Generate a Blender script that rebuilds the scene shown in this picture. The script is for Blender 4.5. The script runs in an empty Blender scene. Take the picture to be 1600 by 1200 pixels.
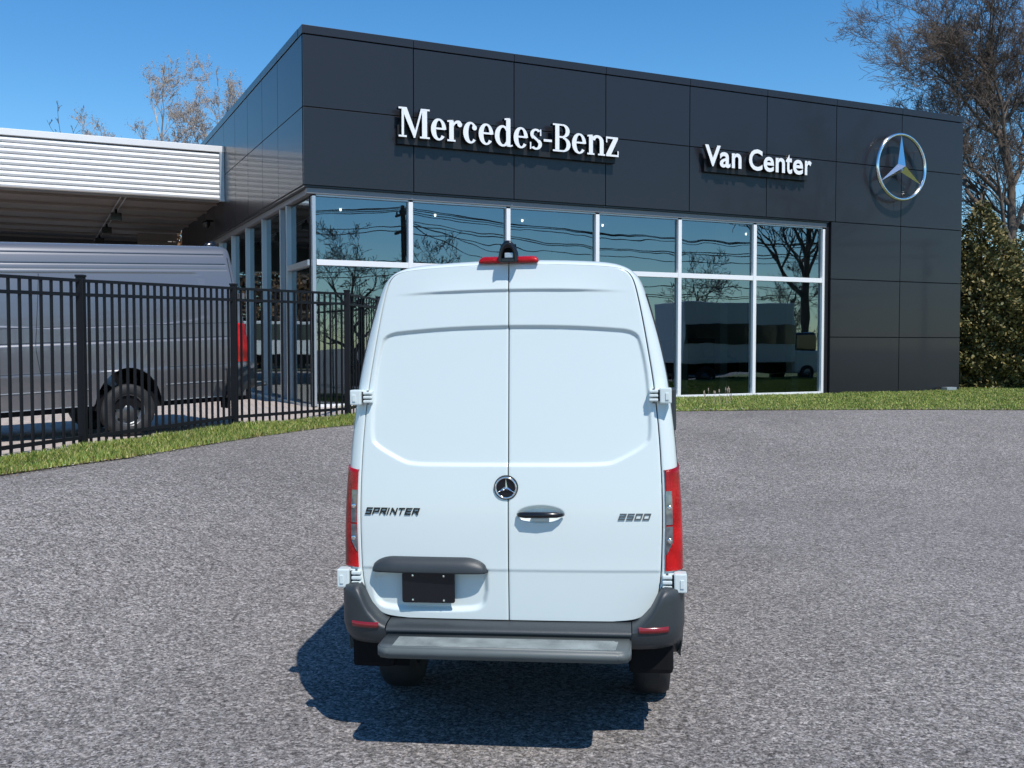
import bpy, bmesh, math, random
import numpy as np
from mathutils import Vector, Matrix
from mathutils.geometry import tessellate_polygon
random.seed(7); RNG = np.random.default_rng(7)
PI = math.pi
scene = bpy.context.scene
COL = scene.collection

# ------------------------------------------------------------------ camera, sky, sun, exposure
H = 2.26; E = 1.43; Z0 = H - E          # eye height over the low pavement, over the dealership lot; Z0 = lot level
FPX = 1565.0
cam_d = bpy.data.cameras.new('camera'); cam = bpy.data.objects.new('camera', cam_d); COL.objects.link(cam)
cam_d.sensor_width = 36.0; cam_d.lens = FPX / 1600 * 36.0; cam_d.clip_end = 2000; cam_d.clip_start = 0.05
cam.location = (0, 0, H); cam.rotation_euler = (PI / 2 - math.atan(60 / FPX), 0, 0)
scene.camera = cam
SUN = Vector((-0.31, 0.54, -1.0)).normalized()      # direction the light travels
SUN_EL = math.asin(-SUN.z); SUN_AZ = math.atan2(-SUN.x, -SUN.y)   # azimuth of the sun from +Y, clockwise
world = bpy.data.worlds.new('World'); scene.world = world; world.use_nodes = True
wn = world.node_tree; wn.nodes.clear()
wo = wn.nodes.new('ShaderNodeOutputWorld'); wb = wn.nodes.new('ShaderNodeBackground'); ws = wn.nodes.new('ShaderNodeTexSky')
ws.sky_type = 'NISHITA'; ws.sun_disc = False; ws.sun_elevation = SUN_EL; ws.sun_rotation = SUN_AZ
ws.altitude = 0; ws.air_density = 1.0; ws.dust_density = 0.05; ws.ozone_density = 3.0
wb.inputs['Strength'].default_value = 0.14
whs = wn.nodes.new('ShaderNodeHueSaturation'); whs.inputs['Saturation'].default_value = 1.30; whs.inputs['Hue'].default_value = 0.5; whs.inputs['Value'].default_value = 1.05
wn.links.new(ws.outputs[0], whs.inputs['Color']); wt = wn.nodes.new('ShaderNodeMix'); wt.data_type = 'RGBA'; wt.blend_type = 'MULTIPLY'; wt.inputs['Factor'].default_value = 1.0; wt.inputs['B'].default_value = (0.92, 1.045, 1.06, 1)
wn.links.new(whs.outputs[0], wt.inputs['A']); wn.links.new(wt.outputs['Result'], wb.inputs[0]); wn.links.new(wb.outputs[0], wo.inputs[0])
sd = bpy.data.lights.new('sun', 'SUN'); sd.energy = 4.7; sd.angle = math.radians(0.5); sd.color = (1.0, 0.965, 0.91)
so = bpy.data.objects.new('sun', sd); COL.objects.link(so); so.rotation_euler = SUN.to_track_quat('-Z', 'Y').to_euler()
scene.view_settings.view_transform = 'Standard'; scene.view_settings.look = 'None'
scene.view_settings.exposure = 0.0; scene.view_settings.gamma = 1.0; scene.view_settings.use_curve_mapping = False

# ------------------------------------------------------------------ helpers
def smooth(t):
    t = np.clip(t, 0, 1); return t * t * (3 - 2 * t)

def tag(o, label=None, cat=None, group=None, kind=None):
    if label: o['label'] = label
    if cat: o['category'] = cat
    if group: o['group'] = group
    if kind: o['kind'] = kind
    return o

def empty(name, loc=(0, 0, 0), rz=0.0, parent=None):
    o = bpy.data.objects.new(name, None); COL.objects.link(o); o.location = loc; o.rotation_euler = (0, 0, rz)
    o.empty_display_size = 0.3
    if parent: o.parent = parent
    return o

def link_mesh(name, me, mat=None, parent=None):
    o = bpy.data.objects.new(name, me); COL.objects.link(o)
    if parent: o.parent = parent
    if mat is not None:
        for m in (mat if isinstance(mat, (list, tuple)) else [mat]): me.materials.append(m)
    return o

def mesh_np(name, V, F, mat=None, parent=None, sm=False, mi=None):
    """V (n,3), F list of tuples or array (m,k)."""
    me = bpy.data.meshes.new(name)
    V = np.asarray(V, dtype=np.float32)
    if isinstance(F, np.ndarray):
        k = F.shape[1]; n = F.shape[0]
        me.vertices.add(len(V)); me.vertices.foreach_set('co', V.ravel())
        me.loops.add(n * k); me.loops.foreach_set('vertex_index', F.astype(np.int32).ravel())
        me.polygons.add(n); me.polygons.foreach_set('loop_start', np.arange(0, n * k, k, dtype=np.int32))
        me.update(calc_edges=True)
    else:
        me.from_pydata([tuple(map(float, v)) for v in V], [], [tuple(map(int, f)) for f in F]); me.update()
    if sm: me.polygons.foreach_set('use_smooth', np.ones(len(me.polygons), dtype=bool))
    if mi is not None: me.polygons.foreach_set('material_index', np.asarray(mi, dtype=np.int32))
    me.validate()
    return link_mesh(name, me, mat, parent)

def grid_faces(nr, nc, flip=False, off=0):
    i, j = np.meshgrid(np.arange(nr - 1), np.arange(nc - 1), indexing='ij')
    a = i * nc + j; F = np.stack([a, a + 1, a + nc + 1, a + nc], -1).reshape(-1, 4) + off
    return F[:, ::-1] if flip else F

class MB:
    def __init__(s): s.v = []; s.f = []; s.m = []; s.n = 0; s.cur = 0
    def add(s, V, F):
        V = [tuple(map(float, p)) for p in V]; s.v += V
        s.f += [tuple(int(i) + s.n for i in f) for f in F]; s.m += [s.cur] * len(F); s.n += len(V); return s
    def box(s, x0, x1, y0, y1, z0, z1, bev=0.0):
        if bev <= 0:
            V = [(x0, y0, z0), (x1, y0, z0), (x1, y1, z0), (x0, y1, z0), (x0, y0, z1), (x1, y0, z1), (x1, y1, z1), (x0, y1, z1)]
            return s.add(V, [(0, 3, 2, 1), (4, 5, 6, 7), (0, 1, 5, 4), (1, 2, 6, 5), (2, 3, 7, 6), (3, 0, 4, 7)])
        bm = bmesh.new(); bmesh.ops.create_cube(bm, size=1.0)
        for v in bm.verts:
            v.co = ((x0 + x1) / 2 + v.co.x * (x1 - x0), (y0 + y1) / 2 + v.co.y * (y1 - y0), (z0 + z1) / 2 + v.co.z * (z1 - z0))
        bmesh.ops.bevel(bm, geom=list(bm.edges), offset=bev, segments=2, profile=0.6, affect='EDGES')
        bm.verts.index_update(); V = [tuple(v.co) for v in bm.verts]; F = [[v.index for v in f.verts] for f in bm.faces]; bm.free()
        return s.add(V, F)
    def tube(s, pts, r, n=6, cap=True):
        pts = [Vector(p) for p in pts]; rs = r if isinstance(r, (list, tuple)) else [r] * len(pts)
        V = []
        t0 = (pts[1] - pts[0]).normalized(); up = Vector((0, 0, 1)) if abs(t0.z) < 0.9 else Vector((1, 0, 0))
        a = t0.cross(up).normalized()
        for i, p in enumerate(pts):
            t = (pts[min(i + 1, len(pts) - 1)] - pts[max(i - 1, 0)]).normalized()
            a = (a - t * a.dot(t)).normalized(); b = t.cross(a)
            for k in range(n):
                w = 2 * PI * k / n; V.append(p + (a * math.cos(w) + b * math.sin(w)) * rs[i])
        F = []
        for i in range(len(pts) - 1):
            for k in range(n):
                F.append((i * n + k, i * n + (k + 1) % n, (i + 1) * n + (k + 1) % n, (i + 1) * n + k))
        if cap: F.append(tuple(range(n))[::-1]); F.append(tuple((len(pts) - 1) * n + k for k in range(n)))
        return s.add(V, F)
    def lathe(s, prof, axis, c, n=32):
        """prof: list of (r, h) along axis 'x','y','z' about centre c."""
        V = []
        for r, h in prof:
            for k in range(n):
                w = 2 * PI * k / n; a, b = r * math.cos(w), r * math.sin(w)
                p = {'x': (h, a, b), 'y': (a, h, b), 'z': (a, b, h)}[axis]
                V.append((c[0] + p[0], c[1] + p[1], c[2] + p[2]))
        F = []
        for i in range(len(prof) - 1):
            for k in range(n): F.append((i * n + k, i * n + (k + 1) % n, (i + 1) * n + (k + 1) % n, (i + 1) * n + k))
        return s.add(V, F)
    def prism(s, poly, y0, y1, front_mat=None, side_mat=None):
        """poly: (x, z) points; extruded from y0 (front) to y1 (back)."""
        n = len(poly)
        area = sum(poly[i][0] * poly[(i + 1) % n][1] - poly[(i + 1) % n][0] * poly[i][1] for i in range(n))
        if area < 0: poly = poly[::-1]
        tris = tessellate_polygon([[Vector((p[0], p[1], 0)) for p in poly]])
        V = [(x, y0, z) for x, z in poly] + [(x, y1, z) for x, z in poly]
        ft = []; bt = []
        for a, b, c in tris:
            ar = (poly[b][0] - poly[a][0]) * (poly[c][1] - poly[a][1]) - (poly[c][0] - poly[a][0]) * (poly[b][1] - poly[a][1])
            if ar < 0: b, c = c, b
            ft.append((a, b, c)); bt.append((a + n, c + n, b + n))
        c0 = s.cur
        s.cur = front_mat if front_mat is not None else c0
        base = s.n; s.add(V, ft)
        s.cur = side_mat if side_mat is not None else c0
        sides = bt + [(i, i + n, (i + 1) % n + n, (i + 1) % n) for i in range(n)]
        s.f += [tuple(i + base for i in f) for f in sides]; s.m += [s.cur] * len(sides)
        s.cur = c0
        return s
    def build(s, name, mat=None, parent=None, sm=False, angle=None):
        o = mesh_np(name, s.v, s.f, mat, parent, sm)
        if len(set(s.m)) > 1: o.data.polygons.foreach_set('material_index', np.array(s.m, dtype=np.int32)[:len(o.data.polygons)])
        if angle: o.data.shade_flat() if False else None
        return o

def auto_smooth(o, deg=35):
    me = o.data; me.polygons.foreach_set('use_smooth', np.ones(len(me.polygons), dtype=bool))
    bm = bmesh.new(); bm.from_mesh(me); lim = math.radians(deg)
    bmesh.ops.remove_doubles(bm, verts=bm.verts, dist=1e-5)
    for e in bm.edges:
        if len(e.link_faces) == 2 and e.calc_face_angle(0) > lim: e.smooth = False
    bm.to_mesh(me); bm.free(); return o

def copy_tree(o, parent=None):
    c = o.copy(); COL.objects.link(c)
    if parent is not None: c.parent = parent
    for ch in list(o.children): copy_tree(ch, c)
    return c

# ------------------------------------------------------------------ materials
def new_mat(name):
    m = bpy.data.materials.new(name); m.use_nodes = True; nt = m.node_tree; nt.nodes.clear()
    out = nt.nodes.new('ShaderNodeOutputMaterial'); return m, nt, out

def pmat(name, col, rough=0.5, metal=0.0, spec=0.5, coat=0.0, var=0.0, vscale=3.0, bump=0.0, bscale=200.0, tr=0.0, emit=None, coat_rough=0.03, rvar=0.0, stretch=None):
    m, nt, out = new_mat(name); N = nt.nodes; L = nt.links
    b = N.new('ShaderNodeBsdfPrincipled'); L.new(b.outputs[0], out.inputs[0])
    b.inputs['Base Color'].default_value = (*col, 1); b.inputs['Roughness'].default_value = rough; b.inputs['Metallic'].default_value = metal
    b.inputs['Specular IOR Level'].default_value = spec; b.inputs['Coat Weight'].default_value = coat; b.inputs['Coat Roughness'].default_value = coat_rough
    b.inputs['Transmission Weight'].default_value = tr
    if emit: b.inputs['Emission Color'].default_value = (*emit[:3], 1); b.inputs['Emission Strength'].default_value = emit[3]
    if var or bump or rvar:
        tc = N.new('ShaderNodeTexCoord'); src = tc.outputs['Object']
        if stretch:
            mp = N.new('ShaderNodeMapping'); mp.inputs['Scale'].default_value = stretch; L.new(src, mp.inputs[0]); src = mp.outputs[0]
    if var or rvar:
        n = N.new('ShaderNodeTexNoise'); n.inputs['Scale'].default_value = vscale; n.inputs['Detail'].default_value = 6; L.new(src, n.inputs['Vector'])
    if var:
        r = N.new('ShaderNodeMapRange'); r.inputs[1].default_value = 0.3; r.inputs[2].default_value = 0.7; r.inputs[3].default_value = 1 - var; r.inputs[4].default_value = 1 + var
        L.new(n.outputs['Fac'], r.inputs[0])
        mx = N.new('ShaderNodeVectorMath'); mx.operation = 'SCALE'; mx.inputs[0].default_value = col; L.new(r.outputs[0], mx.inputs['Scale']); L.new(mx.outputs[0], b.inputs['Base Color'])
    if rvar:
        r2 = N.new('ShaderNodeMapRange'); r2.inputs[1].default_value = 0.3; r2.inputs[2].default_value = 0.7; r2.inputs[3].default_value = max(0.02, rough - rvar); r2.inputs[4].default_value = rough + rvar
        L.new(n.outputs['Fac'], r2.inputs[0]); L.new(r2.outputs[0], b.inputs['Roughness'])
    if bump:
        n2 = N.new('ShaderNodeTexNoise'); n2.inputs['Scale'].default_value = bscale; n2.inputs['Detail'].default_value = 3; L.new(src, n2.inputs['Vector'])
        bp = N.new('ShaderNodeBump'); bp.inputs['Strength'].default_value = bump; bp.inputs['Distance'].default_value = 0.01; L.new(n2.outputs['Fac'], bp.inputs['Height']); L.new(bp.outputs[0], b.inputs['Normal'])
    return m

def glass_mat(name, tint, refl=1.9, gtint=(0.9, 0.96, 1.0), wav=0.015):
    """thin architectural pane: tinted see-through plus Fresnel reflection, slightly wavy"""
    m, nt, out = new_mat(name); N = nt.nodes; L = nt.links
    t = N.new('ShaderNodeBsdfTransparent'); t.inputs[0].default_value = (*tint, 1)
    g = N.new('ShaderNodeBsdfGlossy'); g.inputs['Color'].default_value = (*gtint, 1); g.inputs['Roughness'].default_value = 0.0
    f = N.new('ShaderNodeFresnel'); f.inputs['IOR'].default_value = refl
    mx = N.new('ShaderNodeMixShader'); L.new(f.outputs[0], mx.inputs[0]); L.new(t.outputs[0], mx.inputs[1]); L.new(g.outputs[0], mx.inputs[2]); L.new(mx.outputs[0], out.inputs[0])
    tc = N.new('ShaderNodeTexCoord'); n = N.new('ShaderNodeTexNoise'); n.inputs['Scale'].default_value = 1.1; n.inputs['Detail'].default_value = 1
    L.new(tc.outputs['Object'], n.inputs['Vector'])
    bp = N.new('ShaderNodeBump'); bp.inputs['Strength'].default_value = wav; bp.inputs['Distance'].default_value = 0.35; L.new(n.outputs['Fac'], bp.inputs['Height'])
    L.new(bp.outputs[0], g.inputs['Normal'])
    return m

def ground_mat():
    m, nt, out = new_mat('asphalt'); N = nt.nodes; L = nt.links
    b = N.new('ShaderNodeBsdfPrincipled'); L.new(b.outputs[0], out.inputs[0]); b.inputs['Roughness'].default_value = 0.9; b.inputs['Specular IOR Level'].default_value = 0.25
    tc = N.new('ShaderNodeTexCoord'); src = tc.outputs['Object']
    def noise(sc, det, rough=0.5, dist=0.0):
        n = N.new('ShaderNodeTexNoise'); n.inputs['Scale'].default_value = sc; n.inputs['Detail'].default_value = det; n.inputs['Roughness'].default_value = rough; n.inputs['Distortion'].default_value = dist
        L.new(src, n.inputs['Vector']); return n.outputs['Fac']
    def mr(x, a, b_, c, d):
        r = N.new('ShaderNodeMapRange'); r.inputs[1].default_value = a; r.inputs[2].default_value = b_; r.inputs[3].default_value = c; r.inputs[4].default_value = d; L.new(x, r.inputs[0]); return r.outputs[0]
    def math_(op, x, y):
        r = N.new('ShaderNodeMath'); r.operation = op
        for k, q in enumerate((x, y)):
            if isinstance(q, (int, float)): r.inputs[k].default_value = q
            else: L.new(q, r.inputs[k])
        return r.outputs[0]
    fine = noise(52, 2, 0.6, 0.9); mid = noise(17, 2, 0.6, 0.4); big = noise(0.35, 4, 0.55); patch = noise(2.2, 3, 0.5)
    vo = N.new('ShaderNodeTexVoronoi'); vo.inputs['Scale'].default_value = 50; L.new(src, vo.inputs['Vector'])
    vc = N.new('ShaderNodeSeparateColor'); L.new(vo.outputs['Color'], vc.inputs[0])
    g = mr(fine, 0.35, 0.65, 0.34, 1.56)
    s1 = mr(vc.outputs[0], 0.0, 1.0, 0.55, 1.45)
    s2 = mr(mid, 0.32, 0.68, 0.78, 1.22); s3 = mr(big, 0.3, 0.7, 0.86, 1.12); s4 = mr(patch, 0.3, 0.7, 0.95, 1.05)
    t = math_('MULTIPLY', math_('MULTIPLY', g, s1), math_('MULTIPLY', s2, math_('MULTIPLY', s3, s4)))
    t = math_('MULTIPLY', t, 0.195)
    cr = N.new('ShaderNodeMix'); cr.data_type = 'RGBA'; cr.inputs['A'].default_value = (1.10, 0.98, 0.90, 1); cr.inputs['B'].default_value = (1.02, 0.96, 0.94, 1); L.new(vc.outputs[1], cr.inputs['Factor'])
    sc = N.new('ShaderNodeVectorMath'); sc.operation = 'SCALE'; L.new(cr.outputs['Result'], sc.inputs[0]); L.new(t, sc.inputs['Scale']); L.new(sc.outputs[0], b.inputs['Base Color'])
    hh = math_('ADD', math_('MULTIPLY', fine, 0.6), math_('MULTIPLY', vo.outputs['Distance'], -0.5))
    bp = N.new('ShaderNodeBump'); bp.inputs['Strength'].default_value = 0.75; bp.inputs['Distance'].default_value = 0.014; L.new(hh, bp.inputs['Height']); L.new(bp.outputs[0], b.inputs['Normal'])
    return m

def paver_mat():
    m, nt, out = new_mat('concrete_pavers'); N = nt.nodes; L = nt.links
    b = N.new('ShaderNodeBsdfPrincipled'); L.new(b.outputs[0], out.inputs[0]); b.inputs['Roughness'].default_value = 0.85
    tc = N.new('ShaderNodeTexCoord')
    br = N.new('ShaderNodeTexBrick'); br.inputs['Color1'].default_value = (0.50, 0.41, 0.35, 1); br.inputs['Color2'].default_value = (0.42, 0.37, 0.33, 1); br.inputs['Mortar'].default_value = (0.2, 0.17, 0.15, 1)
    br.inputs['Scale'].default_value = 1.0; br.inputs['Brick Width'].default_value = 0.3; br.inputs['Row Height'].default_value = 0.15; br.inputs['Mortar Size'].default_value = 0.012
    mp = N.new('ShaderNodeMapping'); mp.inputs['Rotation'].default_value = (0, 0, math.radians(25.7)); L.new(tc.outputs['Object'], mp.inputs[0]); L.new(mp.outputs[0], br.inputs['Vector'])
    L.new(br.outputs['Color'], b.inputs['Base Color'])
    bp = N.new('ShaderNodeBump'); bp.inputs['Strength'].default_value = 0.4; bp.inputs['Distance'].default_value = 0.01; bp.invert = True; L.new(br.outputs['Fac'], bp.inputs['Height']); L.new(bp.outputs[0], b.inputs['Normal'])
    return m

M = {}
M['asphalt'] = ground_mat()
M['pavers'] = paver_mat()
M['soil'] = pmat('verge_soil', (0.12, 0.14, 0.045), 0.95, var=0.35, vscale=4, bump=0.5, bscale=60)
M['far_soil'] = pmat('far_ground', (0.10, 0.10, 0.055), 0.95, var=0.3, vscale=0.5)
M['grass'] = [pmat('grass_blades', (0.27, 0.30, 0.065), 0.55, var=0.25, vscale=2.0, spec=0.3), pmat('grass_blades_dark', (0.12, 0.20, 0.035), 0.55, var=0.25, vscale=2.0, spec=0.3), pmat('grass_blades_dry', (0.48, 0.42, 0.18), 0.6, spec=0.2)]
M['panel'] = pmat('anthracite_composite_panel', (0.0175, 0.0175, 0.0215), 0.34, metal=0.0, spec=0.35, coat=0.24, coat_rough=0.05, bump=0.6, bscale=0.55)
M['core'] = pmat('joint_shadow_core', (0.006, 0.006, 0.007), 0.8)
M['white_alu'] = pmat('white_coated_aluminium', (0.80, 0.80, 0.80), 0.35, bump=0.03, bscale=80)
M['grey_alu'] = pmat('silver_aluminium', (0.50, 0.53, 0.56), 0.35, metal=0.6)
M['sill'] = pmat('grey_head_trim', (0.22, 0.22, 0.23), 0.45, metal=0.3)
M['glass'] = glass_mat('showroom_glass', (0.42, 0.50, 0.50), 2.9, (0.70, 0.86, 0.96), 0.007)
M['rib'] = pmat('ribbed_steel_white', (0.78, 0.775, 0.76), 0.4, var=0.03, vscale=1.5)
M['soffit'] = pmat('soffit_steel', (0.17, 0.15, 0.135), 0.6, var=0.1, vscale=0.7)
M['sign_white'] = pmat('sign_white_acrylic', (0.82, 0.82, 0.82), 0.3)
M['sign_black'] = pmat('sign_return_black', (0.006, 0.006, 0.007), 0.5)
M['chrome'] = pmat('polished_chrome', (0.86, 0.85, 0.83), 0.15, metal=1.0)
M['white_paint'] = pmat('van_white_paint', (0.65, 0.715, 0.70), 0.28, spec=0.5, coat=0.5, coat_rough=0.04)
M['grey_paint'] = pmat('van_grey_metallic', (0.19, 0.19, 0.20), 0.30, metal=0.5, coat=0.5, coat_rough=0.03, var=0.03, vscale=1.0)
M['gap'] = pmat('panel_gap_dark', (0.02, 0.025, 0.03), 0.7)
M['plastic'] = pmat('bumper_grey_plastic', (0.034, 0.040, 0.044), 0.42, bump=0.12, bscale=500, var=0.06, vscale=6)
M['step'] = pmat('step_grey_plastic', (0.095, 0.11, 0.11), 0.45, bump=0.12, bscale=400, var=0.08, vscale=5)
M['tread'] = pmat('step_tread_plastic', (0.20, 0.225, 0.22), 0.5, var=0.3, vscale=9, bump=0.2, bscale=90)
M['black'] = pmat('black_gloss_plastic', (0.008, 0.009, 0.012), 0.2)
M['matt_black'] = pmat('underbody_black', (0.005, 0.005, 0.006), 0.8, spec=0.2)
M['rubber'] = pmat('tyre_rubber', (0.022, 0.022, 0.023), 0.7, var=0.25, vscale=8, bump=0.2, bscale=60)
M['rim'] = pmat('wheel_steel', (0.16, 0.165, 0.17), 0.35, metal=0.7)
M['red'] = pmat('tail_lamp_red', (0.38, 0.005, 0.006), 0.18, spec=0.25, coat=0.35, var=0.6, vscale=6, bump=0.35, bscale=70)
M['dark_red'] = pmat('reflector_red', (0.22, 0.010, 0.014), 0.18, coat=0.6)
M['lamp_clear'] = pmat('tail_lamp_clear', (0.13, 0.145, 0.155), 0.12, metal=0.3, coat=1.0, var=0.5, vscale=26)
M['car_glass'] = pmat('car_window_glass', (0.012, 0.016, 0.018), 0.04, spec=0.9)
M['fence'] = pmat('black_fence_paint', (0.007, 0.007, 0.009), 0.5, spec=0.3)
M['bark'] = pmat('tree_bark', (0.14, 0.11, 0.085), 0.9, var=0.3, vscale=4)
M['bark_dark'] = pmat('tree_bark_dark', (0.115, 0.088, 0.070), 0.9, var=0.3, vscale=4)
M['bark_pale'] = pmat('tree_bark_pale', (0.40, 0.34, 0.29), 0.85, var=0.3, vscale=3)
M['bud'] = pmat('spring_buds', (0.33, 0.26, 0.21), 0.8)
M['needle'] = [pmat('evergreen_spray', (0.095, 0.095, 0.030), 0.65, var=0.4, vscale=1.5), pmat('evergreen_spray_olive', (0.26, 0.205, 0.075), 0.7, var=0.3, vscale=1.5)]
M['floor_tile'] = pmat('showroom_floor', (0.16, 0.165, 0.17), 0.15, var=0.1, vscale=0.6)
M['wall_in'] = pmat('showroom_wall', (0.42, 0.45, 0.44), 0.7)
M['wall_dark'] = pmat('showroom_dark_wall', (0.03, 0.033, 0.036), 0.5)
M['ceiling'] = pmat('showroom_ceiling', (0.30, 0.32, 0.33), 0.8)
M['lamp_on'] = pmat('downlight_on', (1, 1, 1), 0.5, emit=(1.0, 0.97, 0.9, 4.0))
M['silver'] = pmat('car_silver_paint', (0.55, 0.56, 0.57), 0.25, metal=0.4, coat=0.8)
M['dark_car'] = pmat('car_dark_paint', (0.02, 0.025, 0.03), 0.2, coat=0.8)
M['pole_wood'] = pmat('pole_weathered_wood', (0.09, 0.07, 0.055), 0.9, var=0.2, vscale=5)
M['wire'] = pmat('wire_black', (0.012, 0.012, 0.012), 0.6)
M['brown_leaf'] = pmat('brown_dry_leaves', (0.23, 0.12, 0.055), 0.8, var=0.4, vscale=3)
M['stone'] = pmat('pale_stone', (0.55, 0.50, 0.45), 0.9, var=0.3, vscale=8)
M['recess_paint'] = M['white_paint']

# ------------------------------------------------------------------ terrain
EDGE = np.array([(-60, -14), (-12, 1.5), (-7.0, 8.0), (-6.0, 10.2), (-5.67, 11.04), (-5.33, 11.87), (-4.91, 12.75), (-4.5, 14.2), (-3.98, 15.75), (-3.3, 17.35), (-2.5, 18.6), (-1.2, 19.8), (1.0, 21.0), (3.56, 21.75), (5.67, 22.1), (8.6, 22.3), (11.34, 22.15), (15, 21.6), (26, 19.5), (70, 6)])
def seg_dist(P, A):
    best = np.full(len(P), 1e9)
    for a, b in zip(A[:-1], A[1:]):
        ab = b - a; t = np.clip(((P - a) @ ab) / (ab @ ab), 0, 1); best = np.minimum(best, np.hypot(*(P - (a + t[:, None] * ab)).T))
    return best
def in_poly(P, poly):
    x, y = P[:, 0], P[:, 1]; c = np.zeros(len(P), bool); n = len(poly)
    for i in range(n):
        x0, y0 = poly[i]; x1, y1 = poly[(i + 1) % n]
        k = ((y0 > y) != (y1 > y)); xx = (x1 - x0) * (y - y0) / ((y1 - y0) if y1 != y0 else 1e-9) + x0
        c ^= k & (x < xx)
    return c
UPPER = np.vstack([EDGE, [(900, 6), (900, 900), (-900, 900), (-900, -14)]])
HFY = ([10.0, 13.53, 16.45, 19.1, 21.5, 23.0], [0.0, 0.043, 0.114, 0.086, 0.03, 0.0])
FLINE = np.array([(-14, 0.5), (-8.6, 6.6), (-7.1, 9.7), (-5.81, 13.53), (-4.56, 16.45), (-3.14, 19.1), (-3.10, 21.0), (-3.08, 23.15)])
LOTP = np.vstack([FLINE, [(-3.08, 60), (-200, 60), (-200, -20)]])
def upper_z(P):
    P = np.atleast_2d(np.asarray(P, float)); left = (P[:, 0] < -1.5).astype(float)
    hf = np.interp(P[:, 1], *HFY) * left; b = hf * smooth(seg_dist(P, EDGE) / 0.9)
    lot = in_poly(P, LOTP); df = seg_dist(P, FLINE); t = smooth(df / 1.5)
    low = -0.074 * (1 - smooth((P[:, 1] - 18.5) / 2.5))
    return Z0 + np.where(lot, b * (1 - t) + low * t, b)
def terrain(P):
    P = np.atleast_2d(np.asarray(P, float)); d = seg_dist(P, EDGE); inside = in_poly(P, UPPER)
    L = np.interp(P[:, 0], [-3, 4], [5.2, 9.0]); z = Z0 * (1 - smooth(d / L)); z[inside] = upper_z(P)[inside] - 0.02 * smooth((d[inside] - .35) / .3)
    z = z + 0.012 * P[:, 0] * np.exp(-(P[:, 0] ** 2 + (P[:, 1] - 6.5) ** 2) / 30)
    return z
xs = np.concatenate([[-600, -200, -80, -40, -25], np.arange(-16, 20.01, 0.33), [22, 25, 30, 40, 60, 100, 250, 600]])
ys = np.concatenate([[-600, -200, -80, -40, -20, -10, -5], np.arange(-3, 26.01, 0.33), [28, 32, 40, 60, 100, 250, 600]])
X, Y = np.meshgrid(xs, ys); P = np.stack([X.ravel(), Y.ravel()], -1)
V = np.column_stack([P, terrain(P)])
tag(mesh_np('asphalt_pavement', V, grid_faces(len(ys), len(xs)), M['asphalt'], sm=True), kind='structure')

def sheet(name, poly, z, mat, cell=None):
    bm = bmesh.new(); vs = [bm.verts.new((p[0], p[1], z)) for p in poly]; f = bm.faces.new(vs); f.normal_update()
    if f.normal.z < 0: f.normal_flip()
    if cell:
        x0, x1, y0, y1 = cell
        for ax_, lo_, hi_ in ((0, x0, x1), (1, y0, y1)):
            for c_ in np.arange(lo_, hi_, .4):
                co = [0, 0, 0]; co[ax_] = c_; no = [0, 0, 0]; no[ax_] = 1
                bmesh.ops.bisect_plane(bm, geom=bm.verts[:] + bm.edges[:] + bm.faces[:], plane_co=co, plane_no=no)
        zz_ = upper_z(np.array([(v.co.x, v.co.y) for v in bm.verts])) + (z - Z0)
        for v, q in zip(bm.verts, zz_): v.co.z = q
    bmesh.ops.triangulate(bm, faces=bm.faces[:]); me = bpy.data.meshes.new(name); bm.to_mesh(me); bm.free()
    return tag(link_mesh(name, me, mat), kind='structure')

# building frame: corner on the lot, u along the front to the right, v into the depth
CU = Vector((0.90138, 0.43302, 0)); CV = Vector((-0.43302, 0.90138, 0)); CORNER = Vector((-4.7166, 22.815, Z0)); BANG = math.atan2(CU.y, CU.x)
def B(u, v, z=0.0): return CORNER + CU * u + CV * v + Vector((0, 0, z))
FP = [(-10.5, 4.5), (-8.2, 8.6), (-6.62, 12.2), (-5.99, 13.95), (-4.96, 17.88), (-3.34, 20.32), (-3.2, 22.0), (-3.1, 23.3)]   # fence line

verge = [(p[0], p[1]) for p in EDGE[1:]] + [(70, 60), B(60, 40)[:2], B(21.3, 6)[:2], B(21.3, 0.3)[:2], B(0.6, 0.3)[:2]] + [tuple(q) for q in FLINE[::-1]]
sheet('grass_verge', verge, Z0 + 0.012, M['soil'], (-8, 2, 6, 24))
lot = [tuple(q) for q in FLINE] + [B(0.6, 0.3)[:2], B(0.6, 35)[:2], B(-45, 35)[:2], (-60, 0)]
sheet('paved_lot', lot, Z0 + 0.004, M['pavers'], (-12, -3, 6, 24))
sheet('far_ground', [B(21.3, 6)[:2], B(60, 40)[:2], (70, 60), (500, 60), (500, 600), (-500, 600), (-500, 60), B(-45, 36)[:2], B(21.3, 36)[:2]], Z0 + 0.003, M['far_soil'])

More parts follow.
